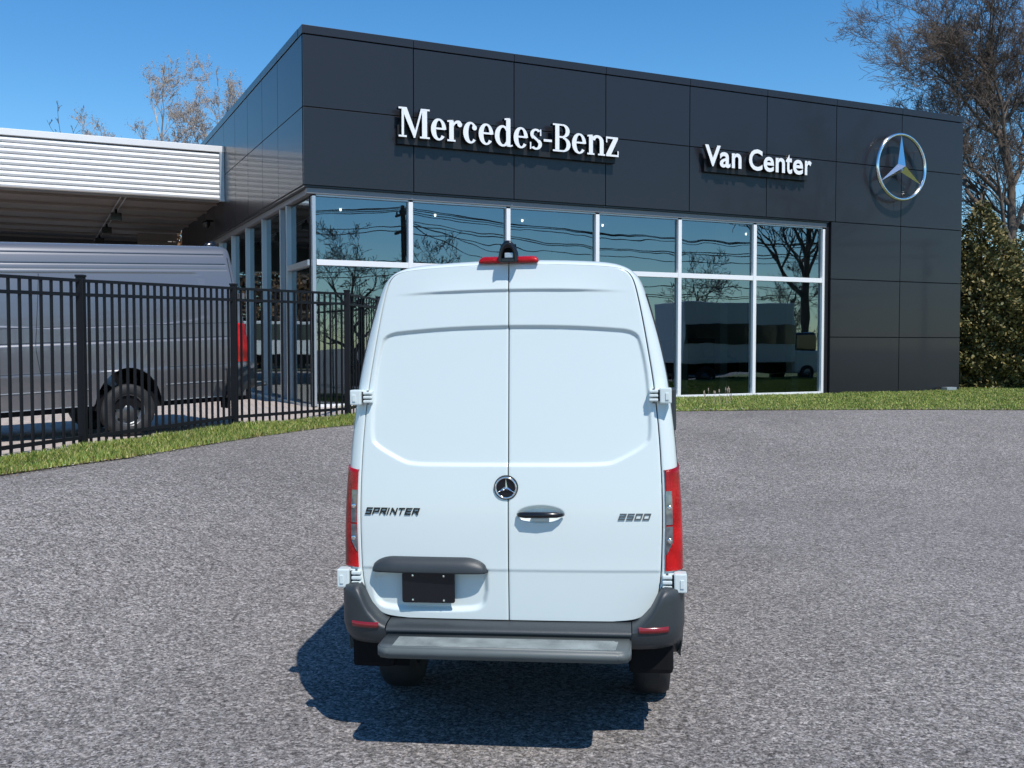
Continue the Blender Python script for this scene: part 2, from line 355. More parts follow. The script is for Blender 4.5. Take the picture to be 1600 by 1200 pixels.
# ------------------------------------------------------------------ grass
def blades(name, poly, n, hmin, hmax, z, edge_dist=None, wid=0.009):
    poly = np.array(poly); lo = poly.min(0); hi = poly.max(0); pts = np.empty((0, 2))
    while len(pts) < n:
        q = RNG.uniform(lo, hi, (n, 2)); q = q[in_poly(q, poly)]; pts = np.vstack([pts, q])
    pts = pts[:n]
    clump = 0.5 + 0.5 * np.sin(pts[:, 0] * 2.3 + np.sin(pts[:, 1] * 1.7) * 2) * np.sin(pts[:, 1] * 3.1 + 1)
    h = RNG.uniform(hmin, hmax, n) * (0.7 + 0.6 * clump); a = RNG.uniform(0, 2 * PI, n); lean = RNG.uniform(0.1, 0.75, n) * h; la = RNG.uniform(0, 2 * PI, n)
    w = wid * RNG.uniform(0.7, 1.5, n); dx = np.cos(a) * w; dy = np.sin(a) * w
    b = np.column_stack([pts, upper_z(pts) + z - Z0]); D = np.column_stack([dx, dy, np.zeros(n)])
    lx = np.cos(la) * lean; ly = np.sin(la) * lean
    mid = b + np.column_stack([lx * 0.35, ly * 0.35, h * 0.6]); tip = b + np.column_stack([lx, ly, h])
    V = np.stack([b - D, b + D, mid + D * 0.7, mid - D * 0.7, tip], 1).reshape(-1, 3)
    k = np.arange(n)[:, None] * 5
    F4 = (np.array([[0, 1, 2, 3]]) + k); F3 = np.array([[3, 2, 4]]) + k
    F = np.vstack([F4[:, [0, 1, 2]], F4[:, [0, 2, 3]], F3])
    mi = np.where(RNG.random(n) < 0.40, 1, 0); mi[RNG.random(n) < 0.12] = 2
    return tag(mesh_np(name, V, F, M['grass'], mi=np.concatenate([mi, mi, mi])), kind='stuff')

g1 = [(-9.6, 4.2), (-6.93, 7.98), (-5.93, 10.18), (-5.60, 11.02), (-5.26, 11.84), (-4.84, 12.72), (-4.43, 14.18), (-3.92, 15.7), (-3.25, 17.29), (-2.45, 18.52), (-1.16, 19.72), (0.2, 20.52), (-0.8, 24.6), (-3.0, 23.3), (-3.02, 21.0), (-3.06, 19.15), (-4.50, 16.5), (-5.75, 13.6), (-7.05, 9.7), (-8.5, 6.6)]
o = blades('grass', g1, 85000, 0.03, 0.085, Z0 + 0.01, wid=0.006)
o['label'] = 'short green grass strip in front of the black fence'
g2 = [(0.2, 20.5), (1.0, 20.9), (3.56, 21.65), (5.67, 22.0), (8.6, 22.2), (11.34, 22.05), (15, 21.5), (21, 20.4), (24, 30), (17, 34.5), tuple(B(21.6, 1.5)[:2]), tuple(B(21.2, -0.05)[:2]), tuple(B(0.3, 0.0)[:2]), (-3.0, 23.4)]
o = blades('grass', g2, 130000, 0.02, 0.062, Z0 + 0.01, wid=0.008)
o['label'] = 'taller green grass strip along the foot of the dark facade'

# ------------------------------------------------------------------ showroom building
bld = empty('showroom_building', CORNER, BANG)
tag(bld, 'dark anthracite dealership showroom with glazed ground floor', 'building')
pan_cache = {}
def panel(x0, x1, z0, z1, side='front', name='panel', g=0.011, th=0.05, mat='panel'):
    key = (round(x1 - x0, 3), round(z1 - z0, 3), side, mat)
    if key not in pan_cache:
        w = (x1 - x0) / 2 - g; h = (z1 - z0) / 2 - g
        mb = MB(); mb.box(-w, w, 0, th, -h, h, 0.004); o = mb.build(name, M[mat], bld); me = o.data; pan_cache[key] = me
    else:
        o = bpy.data.objects.new(name, pan_cache[key]); COL.objects.link(o); o.parent = bld
    if side == 'front': o.location = ((x0 + x1) / 2, 0, (z0 + z1) / 2)
    elif side == 'left': o.location = (0, (x0 + x1) / 2, (z0 + z1) / 2); o.rotation_euler = (0, 0, -PI / 2)
    elif side == 'right': o.location = (21.06, (x0 + x1) / 2, (z0 + z1) / 2); o.rotation_euler = (0, 0, PI / 2)
    return o
UJ = [0.0] + [2.645 * i for i in range(1, 6)] + [15.80, 18.42, 21.06]
UJ[0] = 0.0
for i in range(8):
    for z0, z1 in ((5.07, 6.83), (6.83, 8.45)): panel(UJ[i], UJ[i + 1], z0, z1)
for i in (6, 7):
    for z0, z1 in ((0.0, 1.68), (1.68, 3.39), (3.39, 5.07)): panel(UJ[i] - (0.16 if i == 6 else 0), UJ[i + 1], z0, z1)
VJ = [0.07, 2.55, 4.4, 6.37, 8.30, 10.2, 12.2, 14.2, 16.2, 18.2, 20.2]
for a, b_ in zip(VJ[:-1], VJ[1:]):
    for z0, z1 in ((5.07, 6.83), (6.83, 8.45)): panel(a, b_, z0, z1, 'left')
for a, b_ in zip([0.07, 4, 8, 12, 16], [4, 8, 12, 16, 20.2]):
    for z0, z1 in ((0, 1.68), (1.68, 3.39), (3.39, 5.07), (5.07, 6.83), (6.83, 8.45)): panel(a, b_, z0, z1, 'right')
# coping pieces
for i in range(8):
    mb = MB(); mb.box(UJ[i] + 0.006 + (-0.02 if i == 0 else 0), UJ[i + 1] - 0.006 + (0.02 if i == 7 else 0), -0.02, 0.35, 8.46, 8.65, 0.006); mb.build('coping', M['panel'], bld)
for a, b_ in zip([0.36] + VJ[1:-1], VJ[1:]):
    mb = MB(); mb.box(-0.02, 0.35, a + 0.006, b_ - 0.006, 8.46, 8.65, 0.006); mb.build('coping', M['panel'], bld)
# core
mb = MB()
mb.box(0.055, 21.0, 0.056, 0.40, 5.10, 8.45); mb.box(0.056, 0.40, 0.40, 20.2, 5.10, 8.45)
mb.box(15.66, 21.0, 0.056, 0.40, 0.0, 5.10); mb.box(20.7, 21.0, 0.40, 20.2, 0.0, 8.45); mb.box(0.4, 20.7, 19.9, 20.2, 0.0, 8.45)
mb.build('wall_core', M['core'], bld)
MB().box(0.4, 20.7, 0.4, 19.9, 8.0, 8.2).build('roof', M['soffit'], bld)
# soffits and head trim
mb = MB(); mb.box(0.03, 15.6, 0.052, 0.40, 5.035, 5.075); mb.box(0.03, 0.40, 0.40, 20.2, 5.035, 5.075); mb.build('soffit', M['panel'], bld)
mb = MB(); mb.box(0.10, 15.56, 0.10, 0.30, 4.90, 5.03, 0.006); mb.build('head_trim', M['sill'], bld)
mb = MB(); mb.box(0.14, 0.32, 0.32, 20.2, 4.90, 5.03, 0.006); mb.build('head_trim', M['sill'], bld)
MB().box(15.53, 15.64, 0.10, 0.40, 0.0, 5.03).build('reveal', M['panel'], bld)
# front glazing
MU = [0.27, 2.615, 5.20, 7.78, 10.38, 12.95, 15.50]
for i, u in enumerate(MU):
    w = 0.055 if i else 0.04
    mb = MB(); mb.box(u - w, u + w, 0.13, 0.30, 0.03, 4.86, 0.006); mb.build('mullion', M['white_alu'] if i else M['grey_alu'], bld)
    MB().box(u - w - 0.02, u + w + 0.02, 0.301, 0.36, 0.03, 4.88).build('mullion_back', M['core'], bld)
for a, b_ in zip(MU[:-1], MU[1:]):
    MB().box(a + 0.056, b_ - 0.056, 0.135, 0.295, 3.28, 3.41, 0.006).build('transom', M['white_alu'], bld)
    MB().box(a + 0.056, b_ - 0.056, 0.135, 0.295, 0.0, 0.07, 0.006).build('sill', M['white_alu'], bld)
    MB().box(a + 0.056, b_ - 0.056, 0.15, 0.29, 4.86, 4.90).build('head', M['grey_alu'], bld)
    for z0, z1 in ((0.07, 3.28), (3.41, 4.86)):
        mesh_np('pane', [(a + 0.05, 0.22, z0), (b_ - 0.05, 0.22, z0), (b_ - 0.05, 0.22, z1), (a + 0.05, 0.22, z1)], [(0, 1, 2, 3)], M['glass'], bld)
# left glazing
MV = [0.30, 2.36, 3.05, 5.25, 7.55, 9.85, 12.15, 14.45, 16.75, 19.0]
for i, v in enumerate(MV):
    if i: MB().box(0.14, 0.40, v - 0.05, v + 0.05, 0.03, 4.89, 0.005).build('mullion', M['grey_alu'], bld)
for i, (a, b_) in enumerate(zip(MV[:-1], MV[1:])):
    rows = ((0.07, 3.28), (3.41, 4.86)) if i == 0 else ((0.07, 4.86),)
    if i == 0: MB().box(0.16, 0.34, a + 0.02, b_ - 0.051, 3.28, 3.41, 0.005).build('transom', M['grey_alu'], bld)
    MB().box(0.16, 0.34, a + 0.02, b_ - 0.051, 0.0, 0.07, 0.005).build('sill', M['grey_alu'], bld)
    for z0, z1 in rows:
        mesh_np('pane', [(0.26, b_ - 0.04, z0), (0.26, a + 0.03, z0), (0.26, a + 0.03, z1), (0.26, b_ - 0.04, z1)], [(0, 1, 2, 3)], M['glass'], bld)
# interior
tag_floor = MB().box(0.45, 20.6, 0.45, 19.8, 0.0, 0.02).build('floor', M['floor_tile'], bld)
MB().box(0.45, 20.6, 0.45, 19.8, 4.95, 5.03).build('ceiling', M['ceiling'], bld)
MB().box(0.45, 20.6, 13.0, 13.2, 0.02, 4.95).build('interior_wall', M['wall_in'], bld)
MB().box(20.3, 20.6, 0.5, 13.0, 0.02, 4.95).build('interior_wall', M['wall_in'], bld)
MB().box(8.6, 12.0, 9.6, 9.9, 0.02, 4.4).build('partition', M['wall_dark'], bld)
MB().box(15.7, 20.2, 3.5, 3.7, 0.02, 4.9).build('partition', M['wall_in'], bld)
for u, v in ((0.75, 0.8), (7.2, 1.2), (11.2, 1.2), (12.6, 1.2), (15.1, 1.0), (0.9, 7.0), (0.9, 13.0)):
    MB().box(u - 0.13, u + 0.13, v - 0.13, v + 0.13, 0.02, 4.95, 0.01).build('column', M['wall_in'], bld)
dl_me = None
for u in np.arange(1.6, 15.5, 2.6):
    for v in (2.6,):
        if dl_me is None:
            mb = MB(); mb.lathe([(0.0, 0.0), (0.022, 0.0), (0.03, 0.03), (0.03, 0.06)], 'z', (0, 0, -0.06), 14); o = mb.build('downlight', M['lamp_on'], bld); dl_me = o.data
        else: o = bpy.data.objects.new('downlight', dl_me); COL.objects.link(o); o.parent = bld
        o.location = (u, v, 4.94)

# ------------------------------------------------------------------ canopy wing
can = empty('service_canopy', B(0, 10.2), BANG)
tag(can, 'low flat canopy with white ribbed metal fascia left of the showroom', 'canopy')
for k in range(9):                                                  # ribs of the fascia
    z1 = 7.50 - k * 0.163; z0 = z1 - 0.163
    prof = [(0.00, z0 + 0.004), (-0.055, z0 + 0.022), (-0.075, z0 + 0.07), (-0.06, z0 + 0.125), (-0.01, z1 - 0.006), (0.04, z1 - 0.006), (0.04, z0 + 0.004)]
    V = [(x, y, z) for x in (-24.0, -0.16) for y, z in prof]; n = len(prof)
    F = [(i, (i + 1) % n, (i + 1) % n + n, i + n) for i in range(n)] + [tuple(range(n))[::-1], tuple(range(n, 2 * n))]
    mesh_np('rib', V, F, M['rib'], can)
MB().box(-24.02, -0.0, -0.10, 0.5, 7.53, 7.72, 0.012).build('coping', M['rib'], can)
MB().box(-0.15, -0.004, -0.09, 0.05, 5.99, 7.52, 0.008).build('end_trim', M['grey_alu'], can)
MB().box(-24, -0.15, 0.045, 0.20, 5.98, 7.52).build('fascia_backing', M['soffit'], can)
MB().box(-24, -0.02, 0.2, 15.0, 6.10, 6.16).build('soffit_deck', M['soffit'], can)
for v in (1.28, 3.4, 5.6, 7.9, 10.1, 12.3, 14.4):
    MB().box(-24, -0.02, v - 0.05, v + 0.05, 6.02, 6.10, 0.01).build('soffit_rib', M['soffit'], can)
MB().box(-24, -0.02, 0.2, 15, 7.3, 7.4).build('roof', M['rib'], can)
for x in (-3.05, -2.90): MB().tube([(x, 0.2, 6.0), (x, 14.8, 6.0)], 0.02, 6).build('conduit', M['grey_alu'], can)
for k in range(9):
    MB().box(-1.6, -0.05, 11.0, 11.06 + 0.04 * (k % 2), 3.2 + k * 0.32, 3.49 + k * 0.32).build('wall_slat', M['soffit'], can)
MB().box(-24, -0.02, 14.6, 14.9, 4.9, 6.1).build('back_beam', M['wall_dark'], can)
for x in (-12, -23): MB().box(x - 0.15, x + 0.15, 1.5, 1.8, 0, 6.0).build('column', M['grey_alu'], can)
for i, v in enumerate((3.4, 7.9, 12.2)):
    t = empty('canopy_floodlight', B(-2.97, 10.2 + v, 0), BANG)
    tag(t, 'square black floodlight under the canopy, %s of three' % ('nearest', 'middle', 'farthest')[i], 'floodlight', 'floodlights under the canopy')
    MB().box(-0.17, 0.17, -0.12, 0.12, 5.62, 5.88, 0.02).build('housing', M['black'], t)
    MB().box(-0.04, 0.04, -0.03, 0.03, 5.88, 6.0).build('bracket', M['matt_black'], t)
sc_ = empty('security_camera', B(0, 12.4, 0), BANG)
tag(sc_, 'small black dome security camera on the dark wall under the canopy', 'security camera')
mb = MB(); mb.lathe([(0.0, -0.16), (0.06, -0.15), (0.11, -0.09), (0.13, 0.0), (0.13, 0.06), (0.0, 0.06)], 'z', (-0.22, 0, 5.55), 16); mb.build('dome', M['black'], sc_, sm=True)
MB().box(-0.22, 0.0, -0.04, 0.04, 5.60, 5.66).build('arm', M['matt_black'], sc_)
bx = tag(MB().box(0, 0.42, -0.22, 0.0, 0.02, 0.13, 0.01).build('floodlight_box', M['grey_alu']), 'small silver ground light at the foot of the facade, right end', 'ground light')
bx.location = B(20.1, -0.15); bx.rotation_euler = (0, 0, BANG)

# ------------------------------------------------------------------ signs on the facade
def ell(cx, cy, rx, ry, a0, a1, ix, iy, n=26, icx=None, icy=None):
    """elliptical ring sector polygon; ix, iy inner radii"""
    icx = cx if icx is None else icx; icy = cy if icy is None else icy
    A = [math.radians(a0 + (a1 - a0) * k / n) for k in range(n + 1)]
    return [(cx + rx * math.cos(a), cy + ry * math.sin(a)) for a in A] + [(icx + ix * math.cos(a), icy + iy * math.sin(a)) for a in reversed(A)]
def rc(x0, x1, y0, y1): return [(x0, y0), (x1, y0), (x1, y1), (x0, y1)]
def disc(cx, cy, r, n=14, ry=None): return [(cx + r * math.cos(2 * PI * k / n), cy + (ry or r) * math.sin(2 * PI * k / n)) for k in range(n)]
S = 0.115; T = 0.042; XH = 0.50; CAP = 0.69       # stem, thin, x-height, cap height (metres)
def g_M(w): return [rc(0.0, 0.20, 0, T), rc(0.075, 0.075 + T + 0.015, T, CAP - T), rc(0.0, 0.17, CAP - T, CAP), [(0.06, CAP), (0.20, CAP), (w * 0.53, 0.17), (w * 0.49, 0.0)], [(w * 0.47, 0.0), (w * 0.53, 0.0), (w - 0.17, CAP), (w - 0.22, CAP)], rc(w - 0.19, w - 0.19 + S + 0.01, T, CAP - T), rc(w - 0.245, w, 0, T), rc(w - 0.20, w, CAP - T, CAP)]
def g_e(w): return [ell(w / 2, XH / 2, w / 2, XH / 2 + 0.008, 2, 322, w / 2 - S, XH / 2 - 0.04, 34, icx=w / 2 + 0.012), rc(S * 0.8, w - 0.03, XH * 0.5, XH * 0.5 + 0.045)]
def g_c(w): return [ell(w / 2 + 0.01, XH / 2, w / 2, XH / 2 + 0.008, 42, 318, w / 2 - S, XH / 2 - 0.04, 34, icx=w / 2 + 0.03), disc(w - 0.07, XH - 0.125, 0.062)]
def g_r(w): return [rc(0, 0.21, 0, T), rc(0.05, 0.05 + S, T, XH - 0.01), [(0.0, XH - 0.05), (0.05, XH - 0.05), (0.05 + S, XH + 0.01), (0.0, XH - 0.01)], ell(w * 0.72, XH - 0.16, w * 0.36, 0.168, 60, 170, w * 0.28, 0.10, 14), disc(w - 0.065, XH - 0.085, 0.062)]
def g_d(w): return [ell(w * 0.44, XH / 2, w * 0.44, XH / 2 + 0.008, 40, 320, w * 0.44 - S, XH / 2 - 0.045, 30, icx=w * 0.46), rc(w - 0.06 - S, w - 0.06, 0.02, CAP - 0.01), [(w - 0.22, CAP - 0.05), (w - 0.06 - S, CAP - 0.05), (w - 0.06, CAP + 0.01), (w - 0.22, CAP - 0.01)], [(w - 0.06 - S, 0.0), (w - 0.06, 0.0), (w, 0.02), (w, 0.055), (w - 0.06, T)]]
def g_s(w):
    return [ell(w / 2, XH * 0.735, w / 2 - 0.01, XH * 0.265 + 0.008, 38, 232, w / 2 - 0.10, XH * 0.265 - 0.04, 22),
            ell(w / 2, XH * 0.265, w / 2 - 0.0, XH * 0.265 + 0.008, -142, 52, w / 2 - 0.10, XH * 0.265 - 0.04, 22),
            [(w * 0.08, XH * 0.62), (w * 0.30, XH * 0.70), (w * 0.93, XH * 0.38), (w * 0.74, XH * 0.26), (w * 0.55, XH * 0.42)],
            rc(w - 0.055, w - 0.02, XH - 0.16, XH - 0.0), rc(0.0, 0.035, 0.0, 0.17)]
def g_h(w): return [rc(0, w, 0.215, 0.275)]
def g_B(w): return [rc(0, w * 0.6, 0, T), rc(0, w * 0.6, CAP - T, CAP), rc(0.065, 0.065 + S, T, CAP - T), rc(0.065 + S, w * 0.6, CAP * 0.50, CAP * 0.50 + 0.045),
                    ell(w * 0.55, CAP * 0.755, w * 0.40, CAP * 0.245, -90, 90, w * 0.40 - S, CAP * 0.245 - 0.042, 16), ell(w * 0.56, CAP * 0.265, w * 0.44, CAP * 0.265, -90, 90, w * 0.44 - S, CAP * 0.265 - 0.042, 16)]
def g_n(w): return [rc(0, 0.21, 0, T), rc(0.05, 0.05 + S, T, XH - 0.01), [(0.0, XH - 0.05), (0.05, XH - 0.05), (0.05 + S, XH + 0.01), (0.0, XH - 0.01)], ell(w * 0.56, XH - 0.16, w - 0.045 - w * 0.56, 0.168, 0, 165, w - 0.045 - S - w * 0.56, 0.10, 18), rc(w - 0.045 - S, w - 0.045, T, XH - 0.155), rc(w - 0.21, w, 0, T)]
def g_z(w): return [rc(0.0, w - 0.02, XH - 0.05, XH), rc(0.0, 0.035, XH - 0.15, XH - 0.05), [(w - 0.16, XH - 0.05), (w - 0.02, XH - 0.05), (0.15, 0.05), (0.0, 0.05)], rc(0.0, w, 0, 0.05), rc(w - 0.035, w, 0.05, 0.15)]
GL = {'M': g_M, 'e': g_e, 'r': g_r, 'c': g_c, 'd': g_d, 's': g_s, '-': g_h, 'B': g_B, 'n': g_n, 'z': g_z}
LAY = [('M', 2.179, 2.95), ('e', 2.985, 3.372), ('r', 3.40, 3.785), ('c', 3.800, 4.175), ('e', 4.215, 4.605), ('d', 4.645, 5.125), ('e', 5.154, 5.545), ('s', 5.600, 5.935), ('-', 5.985, 6.215), ('B', 6.245, 6.745), ('e', 6.79, 7.20), ('n', 7.235, 7.76), ('z', 7.79, 8.165)]
sign = empty('brand_sign', CORNER, BANG)
tag(sign, 'long white serif lettering sign on the dark facade', 'sign')
for ch, a, b_ in LAY:
    mb = MB()
    for k, poly in enumerate(GL[ch](b_ - a)):
        mb.prism([(a + x, 6.30 + z) for x, z in poly], -0.26 - 0.0011 * k, -0.12, 0, 1)
    mb.build('letter', [M['sign_white'], M['sign_black']], sign)
MB().box(2.20, 8.15, -0.12, -0.004, 6.16, 6.60).build('raceway', M['sign_black'], sign)

def font_glyph(ch, x0, x1, z0, z1, y0, y1, offs=0.02):
    cu = bpy.data.curves.new('glyph', 'FONT'); cu.body = ch; cu.offset = offs; cu.resolution_u = 4; cu.fill_mode = 'NONE' if False else 'BOTH'; cu.extrude = 0.5
    ob = bpy.data.objects.new('glyph', cu); COL.objects.link(ob); dg = bpy.context.evaluated_depsgraph_get(); dg.update()
    me = bpy.data.meshes.new_from_object(ob.evaluated_get(dg)); COL.objects.unlink(ob); bpy.data.objects.remove(ob); bpy.data.curves.remove(cu)
    me.materials.clear()
    co = np.empty(len(me.vertices) * 3, np.float32); me.vertices.foreach_get('co', co); co = co.reshape(-1, 3)
    lo = co.min(0); hi = co.max(0)
    x = x0 + (co[:, 0] - lo[0]) / (hi[0] - lo[0]) * (x1 - x0); z = z0 + (co[:, 1] - lo[1]) / (hi[1] - lo[1]) * (z1 - z0)
    y = np.where(co[:, 2] > 0, y0, y1)
    me.vertices.foreach_set('co', np.column_stack([x, y, z]).astype(np.float32).ravel()); me.update()
    return me
sign2 = empty('showroom_name_sign', CORNER, BANG)
tag(sign2, 'short white sans serif lettering sign between the long sign and the round emblem', 'sign')
for ch, a, b_, z1 in [('V', 10.90, 11.42, 6.87), ('a', 11.395, 11.75, 6.71), ('n', 11.80, 12.13, 6.71), ('C', 12.39, 12.86, 6.88), ('e', 12.90, 13.27, 6.71), ('n', 13.325, 13.66, 6.71), ('t', 13.69, 13.92, 6.83), ('e', 13.95, 14.32, 6.71), ('r', 14.385, 14.63, 6.71)]:
    me = font_glyph(ch, a, b_, 6.29 if ch not in 'nrV' else 6.30, z1, -0.26, -0.12, 0.022)
    o = link_mesh('letter', me, [M['sign_white'], M['sign_black']], sign2)
    me.polygons.foreach_set('material_index', np.array([0 if abs(p.normal.y) > 0.9 and p.center.y < -0.25 else 1 for p in me.polygons], dtype=np.int32))
MB().box(10.98, 14.6, -0.12, -0.004, 6.17, 6.52).build('raceway', M['sign_black'], sign2)

def star_emblem(parent, c, R, ringr, depth, mat, back=None):
    """ring plus faceted three pointed star; front towards -y"""
    mb = MB(); prof = [(R + ringr * math.cos(a) , -ringr * 1.2 * math.sin(a)) for a in np.linspace(0, 2 * PI, 13)]
    mb.lathe(prof, 'y', (0, 0, 0), 64); o = mb.build('ring', mat, parent, sm=True); o.location = c
    V = []; F = []
    r_in = R * 0.165; tip = R * 0.985
    for k in range(3):
        a = PI / 2 + k * 2 * PI / 3; p = PI / 3
        t = (tip * math.cos(a), 0.0, tip * math.sin(a)); l = (r_in * math.cos(a + p), 0.0, r_in * math.sin(a + p)); r = (r_in * math.cos(a - p), 0.0, r_in * math.sin(a - p)); cc = (0.0, -depth, 0.0)
        b = len(V); V += [cc, t, l, r]; F += [(b, b + 2, b + 1), (b, b + 1, b + 3)]
        V += [(0, depth * 0.4, 0)]; F += [(b + 4, b + 1, b + 2), (b + 4, b + 3, b + 1)]
    o = mesh_np('star', V, F, mat, parent); o.location = c
    if back:
        mb = MB(); mb.lathe([(0, 0.0), (R, 0.0), (R, depth * 0.5)], 'y', (0, 0, 0), 48); o = mb.build('disc', back, parent); o.location = (c[0], c[1] + depth * 0.45, c[2])
emb = empty('star_emblem', CORNER, BANG)
tag(emb, 'large round chrome three pointed star emblem at the right end of the facade', 'emblem')
star_emblem(emb, (18.13, -0.26, 6.81), 0.97, 0.05, 0.17, M['chrome'])
for a in (0.6, 2.6, 4.7):
    MB().tube([(18.13 + 0.97 * math.cos(a), -0.24, 6.81 + 0.97 * math.sin(a)), (18.13 + 0.97 * math.cos(a), 0.0, 6.81 + 0.97 * math.sin(a))], 0.015, 6).build('standoff', M['chrome'], emb)

# ------------------------------------------------------------------ panel vans
SIL = [(.45, .955), (.60, .965), (.80, .977), (1.0, .976), (1.3, .972), (1.55, .958), (1.75, .943), (2.03, .912), (2.20, .880), (2.32, .853), (2.43, .824), (2.55, .790), (2.63, .760), (2.68, .722), (2.715, .665), (2.738, .585), (2.752, .42), (2.761, .2), (2.765, 0.0)]
DOR = [(.700, .60), (.706, .69), (.716, .735), (.735, .772), (.775, .810), (.83, .836), (.90, .851), (.99, .860), (1.32, .870), (1.68, .860), (2.0, .832), (2.28, .788), (2.43, .762), (2.55, .738), (2.62, .720), (2.66, .700), (2.685, .670), (2.70, .62), (2.709, .54), (2.718, .40), (2.727, .2), (2.731, 0.0)]
def chaikin(pts, n=2):
    pts = [np.array(p, float) for p in pts]
    for _ in range(n):
        q = [pts[0]]
        for a, b_ in zip(pts[:-1], pts[1:]): q += [a * .75 + b_ * .25, a * .25 + b_ * .75]
        q.append(pts[-1]); pts = q
    return np.array(pts)
SILs = chaikin(SIL); DORs = chaikin(DOR)
def resample(P, n):
    d = np.concatenate([[0], np.cumsum(np.hypot(*np.diff(P, axis=0).T))]); t = np.linspace(0, d[-1], n)
    return np.column_stack([np.interp(t, d, P[:, 0]), np.interp(t, d, P[:, 1])])
def lean(z): t = np.maximum(0, z - 1.15); return 0.065 * (np.sqrt((z - 1.25) ** 2 + .2 ** 2) + (z - 1.25)) - 0.002
def base_y(x, z): return lean(z) + 0.03 * (np.abs(x) / .87) ** 2.5
def poly_sd(x, z, poly):
    """signed distance, positive inside, for arrays"""
    P = np.column_stack([x.ravel(), z.ravel()]); A = np.vstack([poly, poly[:1]])
    d = seg_dist(P, np.array(A)); i = in_poly(P, poly); return np.where(i, d, -d).reshape(x.shape)
REC = chaikin([(-.03, 2.372), (.30, 2.368), (.56, 2.352), (.73, 2.335), (.762, 2.25), (.792, 2.08), (.806, 1.85), (.806, 1.74), (.79, 1.69), (.62, 1.595), (.55, 1.578), (.35, 1.576), (-.03, 1.576)], 2)
LIC = chaikin([(.115, .985), (.80, .985), (.80, .86), (.775, .76), (.66, .738), (.26, .738), (.135, .76), (.115, .86)], 3)
HND = np.array([(.185 + .132 * math.cos(a) * (1.0 if math.cos(a) > 0 else 1.0), 1.302 + .048 * math.sin(a)) for a in np.linspace(0, 2 * PI, 40)[:-1]])
def door_out(x, z, side):
    ax = np.abs(x); o = np.zeros_like(x)
    o -= 0.016 * smooth(poly_sd(ax, z, REC) / 0.024 + 0.35)
    zc = 2.588 - 0.022 * (ax / .72) ** 2; amp = 0.012 * (1 - smooth((ax - .30) / .42))
    o += amp * np.where(z > zc, np.exp(-(z - zc) / .09), smooth((z - zc + 0.018) / 0.018))
    zr = 0.992; o += 0.0045 * np.where(z > zr, np.exp(-(z - zr) / .09), smooth((z - zr + 0.02) / 0.02))
    if side < 0: o -= 0.022 * smooth(poly_sd(ax, z, LIC) / 0.035 + 0.1)
    else:
        o -= 0.030 * smooth(poly_sd(x, z, HND) / 0.022 + 0.15)
    return o
_dm = {}
def door_mesh(side):
    if side not in _dm: _dm[side] = _door_mesh(side)
    return _dm[side]
def _door_mesh(side):
    nz, nx = 380, 150
    zz = np.linspace(.700, 2.731, nz); xm = np.interp(zz, DORs[:, 0], DORs[:, 1]) - 0.003
    t = np.linspace(0, 1, nx); X = side * (0.003 + (np.maximum(xm, .01)[:, None] - 0.003) * t[None, :]); Z = np.repeat(zz[:, None], nx, 1)
    Y = base_y(X, Z) - door_out(X, Z, side)
    # folded edges
    d = np.minimum(np.abs(X) - 0.003, np.maximum(xm[:, None] - np.abs(X), 0)); Y += 0.003 * np.exp(-d / 0.004)
    V = np.stack([X, Y, Z], -1).reshape(-1, 3)
    return V, grid_faces(nz, nx, flip=side < 0)
def frame_pt(xd, zd, xs, zs, f, side):
    a = f * PI / 2; x = xd + (xs - xd) * np.sin(a); z = zd + (zs - zd) * np.sin(a)
    y = base_y(xd, zd) * (1 - f) + f * (lean(zs) + .03) + 0.10 * (1 - np.cos(a)) + 0.003
    return side * x, y, z

def stroke_poly(pts, w, slant=0.0):
    """list of convex quads for a squared-off stroke"""
    out = []
    for a, b_ in zip(pts[:-1], pts[1:]):
        a = np.array(a, float); b_ = np.array(b_, float); d = b_ - a; L = np.hypot(*d); d /= L; n = np.array([-d[1], d[0]]) * w / 2
        a2 = a - d * w * .45; b2 = b_ + d * w * .45
        out.append([tuple(a2 + n), tuple(b2 + n), tuple(b2 - n), tuple(a2 - n)])
    return out
STROKES = {'S': [[(1, 1), (0, 1), (0, .5), (1, .5), (1, 0), (0, 0)]], 'P': [[(0, 0), (0, 1), (1, 1), (1, .42), (0, .42)]], 'R': [[(0, 0), (0, 1), (1, 1), (1, .45), (0, .45)], [(.5, .45), (1, 0)]], 'I': [[(.5, 0), (.5, 1)]],
           'N': [[(0, 0), (0, 1), (1, 0), (1, 1)]], 'T': [[(0, 1), (1, 1)], [(.5, 1), (.5, 0)]], 'E': [[(1, 1), (0, 1), (0, 0), (1, 0)], [(0, .5), (.9, .5)]], '2': [[(0, 1), (1, 1), (1, .5), (0, .5), (0, 0), (1, 0)]], '5': [[(1, 1), (0, 1), (0, .5), (1, .5), (1, 0), (0, 0)]], '0': [[(0, 0), (0, 1), (1, 1), (1, 0), (0, 0)]]}
def badge(text, x0, x1, z0, h, parent, mat, name='badge', w=0.009, y=-0.004, slant=0.35):
    n = sum(0.45 if c == 'I' else 1 for c in text); tot = x1 - x0 - slant * h; cw = tot / n; x = x0
    for c in text:
        adv = cw * (0.45 if c == 'I' else 1); gw = (adv - 0.014) if c != 'I' else 0.0001; mb = MB(); k = 0
        for st in STROKES[c]:
            for q in stroke_poly([(x + 0.005 + px * gw, z0 + w / 2 + pz * (h - w)) for px, pz in st], w):
                mb.prism([(p[0] + slant * (p[1] - z0), p[1]) for p in q], y - 0.0003 * k, y + 0.006); k += 1
        mb.v = [(vx, vy + float(base_y(vx, vz_)) , vz_) for vx, vy, vz_ in mb.v]; mb.build('letter', mat, parent); x += adv

